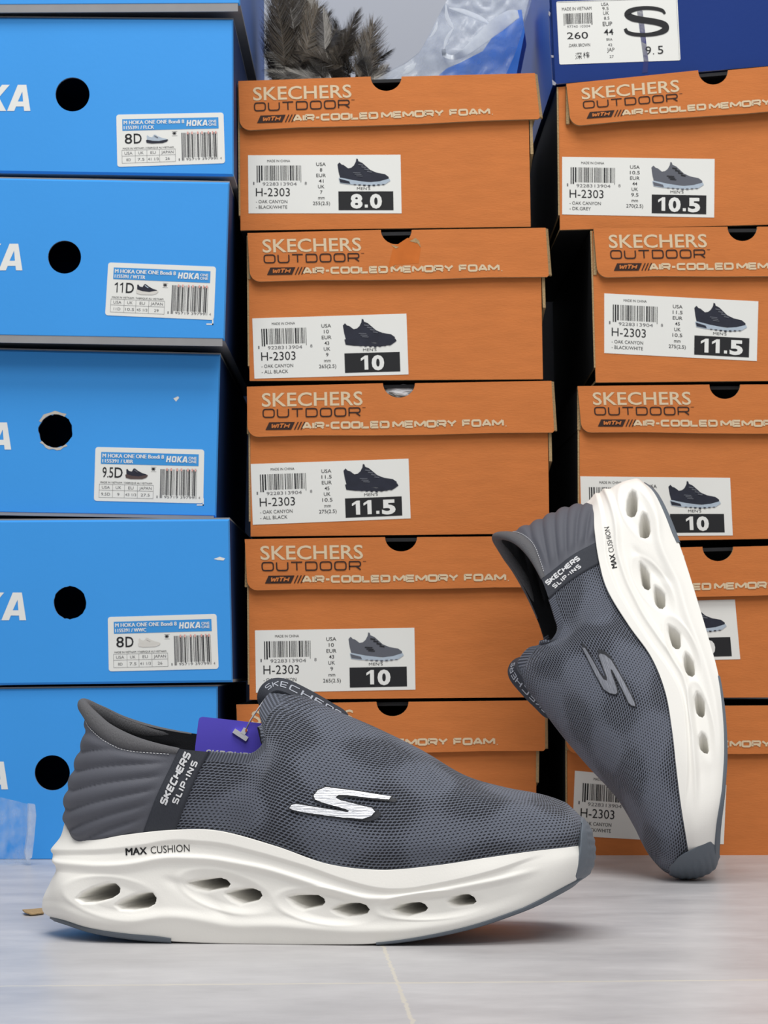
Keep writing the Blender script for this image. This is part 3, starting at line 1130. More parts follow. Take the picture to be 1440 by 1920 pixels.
# ------------------------------------------------------------------ shoe boxes
M_ORANGE = mat('orange_printed_cardboard', (203, 121, 64), .74, .22, var=.13, vscale=60, bump=.2, bscale=420, stretch=(.6, 1, 2.6))
M_BLUE = mat('bright_blue_cardboard', (62, 156, 236), .5, .3, var=.05, vscale=10, bump=.06, bscale=300)
M_ROYAL = mat('royal_blue_cardboard', (14, 50, 122), .5, .2, var=.08, vscale=14, bump=.06, bscale=300)
M_BLACKCARD = mat('black_printed_cardboard', (34, 35, 38), .6, .3, var=.15, vscale=30, bump=.1, bscale=300)
M_TAN = mat('raw_corrugated_edge', (176, 150, 112), .9, .1, var=.25, vscale=500, bump=.8, bscale=900)
M_GREYBOARD = mat('grey_board', (150, 150, 152), .85, .15, var=.08, vscale=80)
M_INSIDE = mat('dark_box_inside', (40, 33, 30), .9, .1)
M_STICKER = mat('white_sticker_paper', (232, 233, 229), .55, .3, var=.015, vscale=40)
M_CREAM = mat('cream_print', (218, 198, 166), .7, .2)
M_BROWN = mat('brown_black_print', (58, 42, 38), .7, .2)
M_INK = mat('black_label_ink', (34, 35, 38), .6, .3)
M_GREYINK = mat('grey_label_ink', (110, 110, 112), .6, .3)
M_WHITE = mat('white_ink', (232, 233, 230), .6, .3)
M_LBLUE = mat('label_blue_ink', (62, 150, 220), .55, .3)
M_SHOEDARK = mat('printed_dark_upper', (40, 43, 56), .6, .3, var=.35, vscale=160)
M_SHOEPALE = mat('printed_pale_sole', (176, 190, 204), .6, .3, var=.15, vscale=200)
M_SHOEGREY = mat('printed_grey', (96, 99, 108), .6, .3)
M_REDINK = mat('faded_red_ink', (226, 168, 160), .6, .3)
M_MARKER = mat('blue_marker_ink', (38, 48, 150), .4, .4)


class Face:
    """vertical plane of a box front: pixel -> point on that plane"""

    def __init__(self, u0, Y, yaw=0.0, w=0.56):
        self.A = U(u0, 1250, Y)
        self.t = np.array([math.cos(yaw), math.sin(yaw), 0])
        self.n = np.array([math.sin(yaw), -math.cos(yaw), 0])          # toward the viewer
        self.C = np.array([0, 0, CAM_H])

    def __call__(self, u, v, off=0.0):
        d = U(u, v, 1.0) - self.C
        k = ((self.A + self.n * off - self.C) @ self.n) / (d @ self.n)
        return self.C + d * np.asarray(k)[..., None]

    def many(self, pts, off):
        p = np.asarray(pts, float)
        return self(p[:, 0], p[:, 1], off)


def slab(mb, face, outer, holes, off, th, m_front, m_edge, m_back=None):
    vs, fs = fill(outer, holes)
    f = face.many(vs, off)
    k = face.many(vs, off) - face.n * th
    n = len(vs)
    # every triangle toward the viewer
    out = []
    for a, b_, c in fs:
        nn = np.cross(f[b_] - f[a], f[c] - f[a])
        out.append((a, b_, c) if nn @ face.n > 0 else (a, c, b_))
    mb.add(f, out, m_front)
    mb.add(k, [t[::-1] for t in out], m_back or m_edge)
    s = 0
    for l in [outer] + list(holes):
        q = np.concatenate([f[s:s + len(l)], k[s:s + len(l)]])
        L_ = len(l)
        mb.add(q, [(i, (i + 1) % L_, L_ + (i + 1) % L_, L_ + i) for i in range(L_)], m_edge)
        s += len(l)


def bil(quad, x, y):
    (TL, TR, BR, BL) = [np.array(q, float) for q in quad]
    x = np.asarray(x)[..., None]; y = np.asarray(y)[..., None]
    return TL * (1 - x) * (1 - y) + TR * x * (1 - y) + BR * x * y + BL * (1 - x) * y


class Label:
    """printing laid out in a template W x Hh, mapped into a quad of the face"""

    def __init__(self, face, quad, W, Hh, off=.0):
        self.mb = MB(); self.face = face; self.quad = quad; self.W = W; self.H = Hh; self.off = off

    def put(self, vf, m, lay):
        vs, fs = vf
        if len(vs) == 0:
            return
        vs = np.asarray(vs, float)
        p = bil(self.quad, vs[:, 0] / self.W, vs[:, 1] / self.H)
        j = vs[:, 2] if vs.shape[1] > 2 else 0.0
        P = self.face.many(p, self.off + lay * .00016) + self.face.n * (np.zeros(len(vs)) + j)[:, None]
        self.mb.add(P, fs, m)

    def text(self, s, x, y, w, h, m, bold=0.0, lay=3, shear=0.0):
        self.put(fit_text(s, x, y, w, h, bold, shear), m, lay)

    def base(self, r, m=None):
        pts = rrect(0, 0, self.W, self.H, r) if r else [(0, 0), (self.W, 0), (self.W, self.H), (0, self.H)]
        q = [tuple(bil(self.quad, p[0] / self.W, p[1] / self.H)) for p in pts]
        slab(self.mb, self.face, q, [], self.off + .00032, .0003, m or M_STICKER, M_STICKER)


def barcode(lb, x0, x1, y0, y1, seed, m, guards=True, rows=None):
    r = random.Random(seed)
    x = x0
    unit = (x1 - x0) / 95.0
    while x < x1 - unit:
        wb = r.choice([1, 1, 1, 2, 2, 3]) * unit
        lb.put(rect(x, y0, min(x + wb, x1), y1 + (0 if x0 + 5 * unit < x < x1 - 5 * unit else (y1 - y0) * .12)), m, 3)
        x += wb + r.choice([1, 1, 2, 2, 3]) * unit


def printed_shoe(lb, x, y, w, h, upper, sole, accent, kind='trail'):
    sx = lambda p: [(x + a * w, y + b_ * h) for a, b_ in p]
    if kind == 'trail':
        up = [(.0, .22), (.04, .14), (.08, .22), (.12, .24), (.2, .36), (.26, .34), (.31, .26), (.35, .12), (.36, 0), (.39, .02), (.40, .10), (.47, .16), (.54, .28), (.62, .42), (.74, .52), (.9, .58), (.97, .68), (.97, .80), (.7, .88), (.3, .82), (.05, .74), (.02, .5)]
        so = [(.02, .72), (.05, .70), (.3, .80), (.6, .88), (.8, .84), (.98, .74), (1.0, .82), (.9, .95), (.7, 1.0), (.4, .97), (.2, .95), (.04, .90)]
        lb.put(fill(sx(up)), upper, 3)
        lb.put(fill(sx(so)), sole, 4)
        lb.put(fill(sx([(.03, .74), (.22, .84), (.24, .93), (.05, .88)])), upper if sole is M_SHOEPALE else sole, 5)
        for k in range(4):
            a = .40 + k * .055; b_ = .2 + k * .085
            lb.put(fill(sx([(a, b_), (a + .09, b_ + .03), (a + .085, b_ + .07), (a - .005, b_ + .04)])), accent, 5)
        for k in range(3):                                                    # small flank mark
            lb.put(fill(sx([(.3 + k * .03, .5 + k * .06), (.44 + k * .02, .52 + k * .06), (.43 + k * .02, .55 + k * .06), (.29 + k * .03, .53 + k * .06)])), accent, 5)
        for k in range(7):
            a = .3 + k * .09
            lb.put(fill(sx([(a, .97 - abs(k - 3) * .008), (a + .05, .97 - abs(k - 3) * .008), (a + .045, 1.03 - abs(k - 3) * .02), (a + .005, 1.03 - abs(k - 3) * .02)])), upper, 5)
    else:
        up = [(.04, .12), (.08, .05), (.16, .25), (.28, .3), (.36, .02), (.42, .0), (.55, .2), (.75, .42), (.93, .52), (.97, .66), (.6, .78), (.05, .7)]
        so = [(.0, .62), (.06, .55), (.3, .7), (.6, .74), (.98, .56), (1.0, .66), (.93, .84), (.75, .98), (.25, 1.0), (.03, .9)]
        lb.put(fill(sx(up)), upper, 3)
        lb.put(fill(sx(so)), sole, 4)
        lb.put(fill(sx([(.4, .1), (.56, .34), (.52, .38), (.37, .16)])), accent, 5)


def orange_label(face, quad, parent, base, size, usa, eur, uk, mm, colour, upper, sole, accent):
    lb = Label(face, quad, 287, 112)
    lb.base(0)
    lb.text('MADE IN CHINA', 36, 13.5, 43, 4.6, M_INK, .0)
    barcode(lb, 16, 103, 20, 49, 5, M_INK)
    lb.text('1', 9, 57, 2.5, 5.5, M_GREYINK)
    lb.text('92283', 27, 58.5, 30, 6, M_GREYINK); lb.text('13904', 61, 58.5, 30, 6, M_GREYINK)
    lb.text('8', 106, 57, 4, 5.5, M_GREYINK)
    lb.text('H-2303', 14, 79, 64, 15.5, M_INK, .0)
    lb.text('- OAK CANYON', 14, 92.5, 59, 6.2, M_INK); lb.text('- ' + colour, 14, 103, 8 + 4.6 * len(colour), 6.2, M_INK)
    y = 21
    for k, (s, w) in enumerate((('USA', 18), (usa, 4.6 * len(usa)), ('EUR', 18), (eur, 9), ('UK', 12), (uk, 4.6 * len(uk)), ('mm', 12), (mm, 32))):
        lb.text(s, 137 - w / 2, y, w, 6.4, M_INK, .004)
        y += 10.7
    printed_shoe(lb, 168, 7, 99, 52, upper, sole, accent)
    lb.text("MEN'S", 204, 67, 25, 5, M_INK, .0)
    lb.put(rect(169, 70, 272, 106), M_INK, 3)
    w = {1: 24, 2: 46, 3: 62, 4: 82}[len(size)]
    lb.put(digits_text(size, 221 - w / 2, 101, w, 26, .045), M_WHITE, 5)
    return lb.mb.build('size_label', parent, base)


def lid_print(lb):
    """printing on the front flap: template 560 x 92"""
    lb.text('SKECHERS', 27, 37, 185, 24.5, M_CREAM, .012, 2)
    vf = stroke_text('OUTDOOR', 28, 58, 180, 17, 2.4, gap=.30, rad=.35)
    lb.put(vf, M_BROWN, 2)
    lb.put(rect(211, 41.5, 217, 42.4), M_BROWN, 2)
    lb.put((np.array([(33, 80), (40, 66), (87, 66), (80, 80)], float), [(0, 1, 2, 3)]), M_BROWN, 2)
    for k in range(3):
        x = 85 + k * 6
        lb.put((np.array([(x, 80), (x + 7, 66), (x + 9.2, 66), (x + 2.2, 80)], float), [(0, 1, 2, 3)]), M_BROWN, 2)
    lb.put(stroke_text('WITH', 42, 77.6, 34, 9.4, 2.4, gap=.32, slant=.35, rad=.2), M_ORANGE, 4)
    lb.put(stroke_text('AIR-COOLED', 100, 80, 160, 13.5, 3.8, gap=.30, rad=.3), M_CREAM, 2)
    lb.put(stroke_text('MEMORY FOAM', 265, 80, 204, 13.5, 3.7, gap=.28, rad=.3), M_CREAM, 2)
    lb.put(rect(472, 78.2, 473.6, 80), M_CREAM, 2)


def prism_back(mb, face, a, b_, L, th, m, me, off0=0.0):
    """wall between front points a, b_ running back by L; thickness along th"""
    back = -face.n * L
    q = [a, b_, b_ + back, a + back]
    mb.prism(q, th, m, me)


BOX_L = 0.335


def orange_box(label, group, Y, flap, fb, body, lab, notch, support=None, side_print=False, flapout=.005, tear=None, yaw=0.0, notch_ry=27, L=BOX_L):
    """flap: TL, TR of the lid's front edge; fb: BL, BR of the flap's lower edge; body: left u top/bottom, right u top/bottom, bottom v left/right"""
    (tlx, tly), (trx, try_) = flap
    (blx, bly), (brx, bry) = fb
    ult, ulb, urt, urb, vbl, vbr = body
    face = Face(ult, Y, yaw)
    base = face((ulb + urb) / 2, (vbl + vbr) / 2) - face.n * (L / 2)
    root = empty('shoe_box', base, label, 'shoe box', group)
    back = -face.n * L
    tv = lambda u: tly + (try_ - tly) * (u - tlx) / (trx - tlx)
    # body
    b = MB()
    nx0, nx1 = notch[0] - notch[1] - 7, notch[0] + notch[1] + 7
    front = [(ult, tv(ult) + 5), (nx0, tv(nx0) + 5), (nx0 + 6, tv(nx0) + notch_ry + 18), (nx1 - 6, tv(nx1) + notch_ry + 18), (nx1, tv(nx1) + 5), (urt, tv(urt) + 5), (urb, vbr), (ulb, vbl)]
    slab(b, face, front, [], 0, .0028, M_ORANGE, M_TAN, M_INSIDE)
    tl, tr, br, bl = face(ult, tv(ult) + 5), face(urt, tv(urt) + 5), face(urb, vbr), face(ulb, vbl)
    inn = face.t * .0028
    q = .0032 * -face.n
    # side walls stand a hair proud of the front, showing their raw corrugated edge
    ex = face.n * .0004
    b.prism([tl + ex - inn * .5, bl + ex - inn * .5 + (0, 0, .012), bl + back - inn * .5, tl + back - inn * .5], inn * .45, M_BLACKCARD, M_TAN)
    b.prism([tr + ex + inn * .9, br + ex + inn * .9 + (0, 0, (tr[2] - br[2]) * .48), br + ex * 0 + q + inn * .1 + (0, 0, .002), br + back + inn * .9, tr + back + inn * .9][0:2] + [br + back + inn * .9, tr + back + inn * .9], -inn * .85, M_BLACKCARD, M_TAN)
    b.prism([bl + q, br + q, br + back, bl + back], (0, 0, .002), M_BLACKCARD, M_TAN)
    b.prism([tl + back, tr + back, br + back, bl + back], face.n * .0028, M_BLACKCARD)
    if side_print:
        # MEMORY FOAM running along the dark side wall
        vs, fs = stroke_text('MEMORY FOAM', 0, 0, 300, 24, 6.5, gap=.26, rad=.3)
        sd = tl - bl
        pts = [bl - inn * .52 - face.t * .0001 - face.n * (.012 + (300 - p[0]) * .0007) + np.array([0, 0, 1]) * (.026 - p[1] * .00042) for p in vs]
        b.add(pts, fs, M_CREAM)
    body_o = b.build('body', root, base)
    # lid: top board, front flap with thumb notch, side flaps
    b = MB()
    nc, nr = notch
    arc = [(nc + nr * math.cos(a), tv(nc) - 1 + notch_ry * math.sin(a)) for a in np.linspace(math.pi, 0, 17)]
    rc = 20
    corner = [(blx + rc - rc * math.sin(a) + 0, bly - rc + rc * math.cos(a)) for a in np.linspace(0, math.pi / 2, 7)]
    outer = [(tlx, tly)] + arc + [(trx, try_), (brx, bry - 3), (brx - 3, bry)] + [(u_ * .0 + blx + (brx - blx) * k, bly + (bry - bly) * k - 1.2 * math.sin(k * 9)) for u_, k in ((0, .8), (0, .6), (0, .4), (0, .2))] + corner
    slab(b, face, outer, [], flapout, .0028, M_ORANGE, M_TAN, M_INSIDE)
    ftl, ftr = face(tlx, tly, flapout - .0005), face(trx, try_, flapout - .0005)
    fl_l = (np.array(ftl) * .0 + ftl)
    # top board with the notch cut out of its front edge
    sA, sB = face(nc - nr - 3, tv(nc), flapout - .0005), face(nc + nr + 3, tv(nc), flapout - .0005)
    dn = np.array([0, 0, -.0028])
    for p, q2 in ((ftl, sA), (sB, ftr)):
        b.prism([p, q2, q2 - face.n * .006, p - face.n * .006], dn, M_BLACKCARD, M_TAN)
    b.prism([ftl - face.n * .006, ftr - face.n * .006, ftr + back, ftl + back], dn, M_BLACKCARD)
    # side flaps of the lid
    hl = face(blx, bly, flapout)[2] - ftl[2]
    for p, sgn in ((ftl, 1), (ftr, -1)):
        p2 = p - face.n * .0036
        b.prism([p2, p2 + (0, 0, hl * .93), p + back + (0, 0, hl * .8), p + back], face.t * sgn * .0026, M_BLACKCARD, M_TAN)
    # raw folded end of the flap on the right
    e0, e1 = face(trx, try_ + 1, flapout), face(brx, bry - 4, flapout)
    b.prism([e0, e1, e1 + face.t * .0026 - face.n * .003, e0 + face.t * .0022 - face.n * .003], -face.n * .005, M_TAN)
    if tear:
        vs, fs = fill(tear)
        b.add(face.many(vs, flapout + .0001), fs, M_TEAR)
        for q in ([(733, 459), (742, 466), (748, 463), (741, 461)], [(768, 452), (779, 446), (786, 452), (789, 464), (783, 456)], [(730, 503), (742, 497), (738, 505)]):
            vs, fs = fill(q)
            b.add(face.many(vs, flapout + .0003), fs, M_TAN)
    lb = Label(face, (flap[0], flap[1], fb[1], fb[0]), 560, 92, flapout)
    lb.mb = b
    lid_print(lb)
    b.build('lid', root, base)
    if lab:
        orange_label(face, lab[0], root, base, *lab[1:])
    return root, face


M_TEAR = mat('scuffed_orange_patch', (202, 112, 52), .85, .12, var=.16, vscale=90)
SD, SPALE, SG = M_SHOEDARK, M_SHOEPALE, M_SHOEGREY
GC = 'orange shoe boxes with white size labels'
YM, YR = 1.645, 1.655
CEN = {}
CEN[5] = orange_box('orange shoe box at the bottom of the middle stack, half hidden by the standing sneaker', GC, YM + .004, ((443, 1321), (1022, 1313)), ((447, 1414), (1022, 1408)),
           (447, 449, 1006, 1005, 1607, 1605), None, (736, 30))
CEN[4] = orange_box('orange shoe box with 10 label and shaded grey shoe print, fourth in the middle stack', GC, YM, ((459, 1011), (1042, 1005)), ((463, 1107), (1044, 1101)),
           (466, 468, 1032, 1032, 1312, 1307), (((478, 1182), (777, 1177), (779, 1293), (480, 1299)), '10', '10', '43', '9', '265(2.5)', 'DK.GREY', SG, SPALE, M_INK), (752, 30))
CEN[3] = orange_box('orange shoe box with tissue in its notch and 11.5 label, in the middle stack', GC, YM + .002, ((463, 725), (1034, 714)), ((464, 819), (1039, 811)),
           (469, 470, 1026, 1030, 1006, 1000), (((470, 870), (766, 860), (770, 972), (474, 984)), '11.5', '11.5', '45', '10.5', '275(2.5)', 'ALL BLACK', SD, SD, SG), (748, 30))
CEN[2] = orange_box('orange shoe box with a scuffed patch beside its notch, second in the middle stack', GC, YM - .001, ((464, 437), (1023, 427)), ((468, 528), (1029, 519)),
           (466, 468, 1013, 1018, 714, 711), (((473, 597), (762, 588), (766, 702), (477, 710)), '10', '10', '43', '9', '265(2.5)', 'ALL BLACK', SD, SD, SG), (743, 29),
           tear=[(737, 464), (764, 446), (780, 448), (789, 466), (785, 494), (742, 496), (727, 504)])
CEN[1] = orange_box('orange shoe box with 8.0 label on top of the middle stack', GC, YM, ((447, 152), (1003, 137)), ((449, 244), (1012, 223)),
           (449, 451, 990, 995, 432, 425), (((465, 291), (751, 290), (753, 400), (466, 400)), '8.0', '8', '41', '7', '255(2.5)', 'BLACK/WHITE', SD, SPALE, SG), (724, 29))
RIG = {}
RIG[5] = orange_box('orange shoe box at the bottom of the right stack, behind the propped sneaker', GC, YR, ((1062, 1326), (1622, 1322)), ((1062, 1413), (1624, 1413)),
           (1063, 1064, 1612, 1612, 1606, 1604), (((1078, 1445), (1362, 1472), (1357, 1583), (1073, 1567)), '11.5', '11.5', '45', '10.5', '275(2.5)', 'BLACK/WHITE', SD, SPALE, SG), (1258, 29), yaw=.01)
RIG[4] = orange_box('orange shoe box second from the floor in the right stack, label mostly behind the sneaker', GC, YR, ((1072, 1033), (1632, 1019)), ((1074, 1124), (1634, 1111)),
           (1078, 1080, 1626, 1628, 1309, 1307), (((1093, 1132), (1378, 1124), (1388, 1236), (1097, 1243)), '10', '10', '43', '9', '265(2.5)', 'BLACK/WHITE', SD, SPALE, SG), (1346, 29), yaw=.01)
RIG[3] = orange_box('orange shoe box with 10 label behind the raised heel of the propped sneaker', GC, YR + .002, ((1083, 724), (1640, 720)), ((1089, 811), (1644, 813)),
           (1086, 1087, 1632, 1634, 1016, 1007), (((1088, 893), (1369, 896), (1374, 1004), (1091, 1006)), '10', '10', '43', '9', '265(2.5)', 'BLACK/WHITE', SD, SPALE, SG), (1359, 29), yaw=.01)
RIG[2] = orange_box('orange shoe box with 11.5 label, second from the top of the right stack', GC, YR - .002, ((1113, 428), (1670, 424)), ((1119, 520), (1674, 515)),
           (1110, 1117, 1662, 1664, 717, 712), (((1133, 550), (1422, 565), (1419, 677), (1133, 662)), '11.5', '11.5', '45', '10.5', '275(2.5)', 'BLACK/WHITE', SD, SPALE, SG), (1392, 28), side_print=True, yaw=.01)
RIG[1] = orange_box('orange shoe box with 10.5 label on top of the right stack, lid corner wrinkled', GC, YR + .001, ((1062, 157), (1616, 108)), ((1068, 235), (1622, 196)),
           (1047, 1050, 1604, 1606, 431, 417), (((1054, 294), (1340, 298), (1339, 408), (1054, 402)), '10.5', '10.5', '44', '9.5', '270(2.5)', 'DK.GREY', SG, SPALE, M_INK), (1337, 28), flapout=.008, yaw=.01)


# --- bright blue boxes
HOKA = {
    'K': [[(0, 0), (.16, 1), (.42, 1), (.36, .60), (.74, 1), (1.08, 1), (.60, .52), (.92, 0), (.58, 0), (.34, .40), (.27, 0)]],
    'A': [[(-.06, 0), (.42, 1), (.80, 1), (.98, 0), (.70, 0), (.68, .17), (.34, .17), (.26, 0)], [(.42, .36), (.655, .36), (.62, .74)]],
    'H': [[(0, 0), (.16, 1), (.43, 1), (.37, .62), (.66, .62), (.72, 1), (1.0, 1), (.84, 0), (.56, 0), (.62, .38), (.33, .38), (.27, 0)]],
    'O': [[(.02, .2), (.12, .85), (.26, 1), (.86, 1), (.98, .82), (.88, .16), (.74, 0), (.14, 0)], [(.30, .24), (.36, .76), (.70, .76), (.64, .24)]],
}


def hoka(put, x_right, y_base, h, m, lay):
    """the four heavy slanted letters, right end at x_right"""
    w = h * .86
    for k, ch in enumerate('AKOH'):
        x0 = x_right - w * .98 - k * w * 1.02
        loops = HOKA[ch]
        ls = [[(x0 + px * w, y_base - py * h) for px, py in l] for l in loops]
        put(fill(ls[0], ls[1:]), m, lay)


def blue_label(face, quad, parent, base, size, code, usa, uk, eu, jp, kind, notchcorner):
    lb = Label(face, quad, 203, 100)
    lb.base(5)
    lb.put(rect(11, 9, 193, 31), M_LBLUE, 3)
    for dx, ly in ((0, 5), (.7, 5.1)):
        lb.text('M HOKA ONE ONE Bondi 8', 13.5 + dx, 19, 114, 7.0, M_WHITE, 0, ly)
        lb.text('1155391 / ' + code, 13.5 + dx, 28.5, 57, 6.4, M_WHITE, 0, ly)
    hoka(lambda vf, m, lay: lb.put(vf, m, lay), 172, 25, 11.5, M_WHITE, 5)
    for k, s in enumerate(('ONE', 'ONE')):
        lb.text(s, 174, 19 + 6.4 * k, 15, 5, M_WHITE, .02, 5)
    w = {2: 33, 3: 37, 4: 38}[len(size)]
    lb.put(fit_text(size[-1], 14 + w - 15, 56, 15, 19, .012), M_INK, 3)
    lb.put(digits_text(size[:-1], 14, 56, w - 17, 19, .008), M_INK, 3)
    if kind == 'black':
        printed_shoe(lb, 55, 40, 42, 17, SPALE, SD, SG, 'road')
    elif kind == 'white':
        printed_shoe(lb, 55, 38, 42, 20, SD, M_PALEPRINT, SPALE, 'road')
    elif kind == 'brown':
        printed_shoe(lb, 57, 38, 42, 20, SD, M_BROWNPRINT, SG, 'road')
    else:
        printed_shoe(lb, 55, 40, 42, 17, M_PALEPRINT, M_PALEPRINT, M_PALEPRINT, 'road')
    for k in range(3):
        lb.put((np.array([(105 + k * 2, 38), (107 + k * 2, 35.5), (109 + k * 2, 38), (107 + k * 2, 42)], float), [(0, 1, 2, 3)]), M_INK if k % 2 else M_GREYINK, 3)
    lb.put(rect(104.5, 34.6, 114.5, 35.1), M_GREYINK, 3); lb.put(rect(104.5, 43, 114.5, 43.5), M_GREYINK, 3)
    lb.text('MADE IN VIETNAM / FABRIQUE AU VIETNAM', 11, 67, 96, 3.4, M_INK)
    for y in (68.5, 79.5, 93):
        lb.put(rect(9, y, 110, y + .5), M_GREYINK, 3)
    for x in (9, 34, 56, 80, 109.5):
        lb.put(rect(x, 68.5, x + .5, 93), M_GREYINK, 3)
    for (s, w_), x in zip((('USA', 15), ('UK', 10), ('EU', 10), ('JAPAN', 23)), (21.5, 45, 68, 95)):
        lb.text(s, x - w_ / 2, 77, w_, 5.2, M_GREYINK)
    for s, x in zip((usa, uk, eu, jp), (21.5, 45, 68, 95)):
        w_ = min(20, 4.2 * len(s)); lb.text(s, x - w_ / 2, 89.5, w_, 5.0, M_GREYINK)
    barcode(lb, 122, 190, 38, 86, 19, M_GREYINK)
    for x, w_ in ((134, 1.2), (141.5, 2), (153, 1.2), (165, 1.6), (175.5, 1.6), (183, 1.2), (186, 1.4)):
        lb.put(rect(x, 38, x + w_, 87), M_INK, 4)
    for x in (133, 141, 152, 160, 172, 180, 186):
        lb.put(rect(x, 36, x + 2.6, 41), M_REDINK, 5)
    lb.text('1', 116, 92, 2, 4.5, M_GREYINK); lb.text('95719 39799', 130, 92, 56, 4.5, M_GREYINK); lb.text('4', 194, 92, 3, 4.5, M_GREYINK)
    return lb.mb.build('size_label', parent, base)


M_PALEPRINT = mat('printed_pale_shoe', (214, 212, 206), .6, .3)
M_BROWNPRINT = mat('printed_brown_sole', (86, 72, 70), .6, .3)


def blue_box(label, Y, quad, hole, logo, lab, corner_mark=False, chip=None, rough_hole=0.0, L=BOX_L, yaw=0.0, side=None, strip=None):
    TL, TR, BR, BL = quad
    face = Face(TL[0], Y, yaw)
    base = face((BL[0] + BR[0]) / 2, (BL[1] + BR[1]) / 2) - face.n * (L / 2)
    root = empty('shoe_box', base, label, 'shoe box', 'bright blue shoe boxes of the left stack')
    back = -face.n * L
    b = MB()
    holes = []
    if hole:
        cx, cy, r = hole
        rr_ = random.Random(int(cy))
        holes = [[(cx + (r + rough_hole * rr_.uniform(-1, .6)) * math.cos(a), cy + (r + rough_hole * rr_.uniform(-1, 1)) * math.sin(a)) for a in np.linspace(0, 2 * math.pi, 37)[:-1]]]
    # the front wall: flat panel with softly rounded top and bottom edges
    e = 4.0
    q_in = [(TL[0], TL[1] + e), (TR[0] - e * .6, TR[1] + e), (BR[0] - e * .6, BR[1] - e), (BL[0], BL[1] - e)]
    slab(b, face, q_in, holes, 0, .0022, M_BLUE, M_BLUEEDGE, M_INSIDE)
    fq = [face(*p) for p in q_in]
    oq = [face(p[0], p[1], 0) - face.n * .0022 for p in quad]
    for i in range(4):
        j = (i + 1) % 4
        b.quad(fq[i], fq[j], oq[j], oq[i], M_BLUE)
    tl, tr, br, bl = oq
    th = .0022
    b.prism([tl, bl, bl + back, tl + back], face.t * th, side or M_NAVY, M_GREYBOARD)
    b.prism([tr, br, br + back, tr + back], -face.t * th, side or M_NAVY, M_GREYBOARD)
    b.prism([bl, br, br + back, bl + back], (0, 0, th), M_GREYBOARD)
    b.prism([tl + back, tr + back, br + back, bl + back], face.n * th, M_BLUE)
    if strip:
        # raw grey board showing under the front wall
        slab(b, face, [(BL[0], BL[1] - 3), (BR[0] - 4, BR[1] - 3), (BR[0] - 4, BR[1] + strip), (BL[0], BL[1] + strip)], [], -.0004, .0018, M_GREYBOARD, M_GREYBOARD)
    lb = Label(face, quad, 1, 1, 0)
    put = lambda vf, m, lay: b.add(face.many(vf[0], lay * .00016), vf[1], m)
    if logo:
        hoka(put, logo[0], logo[1], logo[2], M_WHITE, 1.5)
    if corner_mark:
        u, v = corner_mark
        for q in (rect(u - 13, v - 2.4, u, v), rect(u - 2.2, v - 14, u, v)):
            put(q, M_WHITE, 1.5)
    if chip:
        put(fill(chip), M_WHITE, 1.5)
    if rough_hole > 1 and hole:
        cx, cy, r = hole
        for a0, a1, d in ((-2.6, -1.0, 6), (.9, 2.5, 5)):
            ang = np.linspace(a0, a1, 9)
            inner = [(cx + (r - .5) * math.cos(a), cy + (r - .5) * math.sin(a)) for a in ang]
            outer = [(cx + (r + d * (.35 + .65 * abs(math.sin(k * 2.1 + a0)))) * math.cos(a), cy + (r + d * (.35 + .65 * abs(math.sin(k * 2.1 + a0)))) * math.sin(a)) for k, a in enumerate(ang)]
            put(fill(inner + outer[::-1]), M_TORN, 1.5)
    b.build('body', root, base)
    # lid: thin board lying on top, tucked in behind the front wall
    b = MB()
    b.prism([tl - face.n * .0005 + (0, 0, .0012), tr - face.n * .0005 + (0, 0, .0012), tr + back + (0, 0, .0012), tl + back + (0, 0, .0012)], (0, 0, -.002), M_BLUE, M_GREYBOARD)
    b.build('lid', root, base)
    if lab:
        blue_label(face, lab[0], root, base, *lab[1:])
    return root, face


M_NAVY = mat('navy_board_side', (30, 56, 104), .6, .25)
M_SLATEBLUE = mat('slate_blue_board_side', (96, 126, 190), .6, .3)
M_BLUEEDGE = mat('cut_blue_board_edge', (120, 130, 150), .85, .1)
M_TORN = mat('torn_grey_paper', (196, 190, 180), .9, .1, var=.2, vscale=300)
YB = 1.620
BLU = {}
BLU[5] = blue_box('bright blue shoe box on the floor, lowest of the left stack, behind the sneaker heel', YB, ((-112, 1293), (408, 1287), (408, 1612), (-112, 1615)), (98, 1449, 33), (15, 1480, 52), None)
BLU[4] = blue_box('bright blue shoe box with a white scuff near its top right corner, 8D label', YB - .004, ((-112, 976), (430, 973), (436, 1279), (-112, 1286)), (131, 1130, 31), (49, 1163, 52),
         (((202, 1157), (406, 1151), (410, 1254), (204, 1259)), '8D', 'WWC', '8D', '7.5', '41 1/3', '26', 'pale', None), chip=[(401, 1048), (412, 1044), (422, 1047), (419, 1051), (408, 1050)], rough_hole=1.0)
BLU[3] = blue_box('bright blue shoe box with a torn finger hole and 9.5D label', YB + .004, ((-112, 652), (413, 664), (405, 970), (-112, 961)), (104, 808, 32), (21, 843, 51),
         (((179, 838), (383, 843), (381, 944), (176, 939)), '9.5D', 'UBR', '9.5D', '9', '43 1/3', '27.5', 'brown', None), corner_mark=(382, 948), strip=3, chip=[(325, 747), (334, 743), (336, 746), (330, 753)], rough_hole=2.2)
BLU[2] = blue_box('bright blue shoe box with 11D label, its grey underside edge showing', YB - .019, ((-118, 331), (430, 341), (421, 638), (-118, 629)), (121, 482, 31), (42, 507, 50),
         (((203, 492), (405, 500), (401, 600), (197, 591)), '11D', 'WTTR', '11D', '10.5', '45 1/3', '29', 'white', None), corner_mark=(400, 609), strip=11)
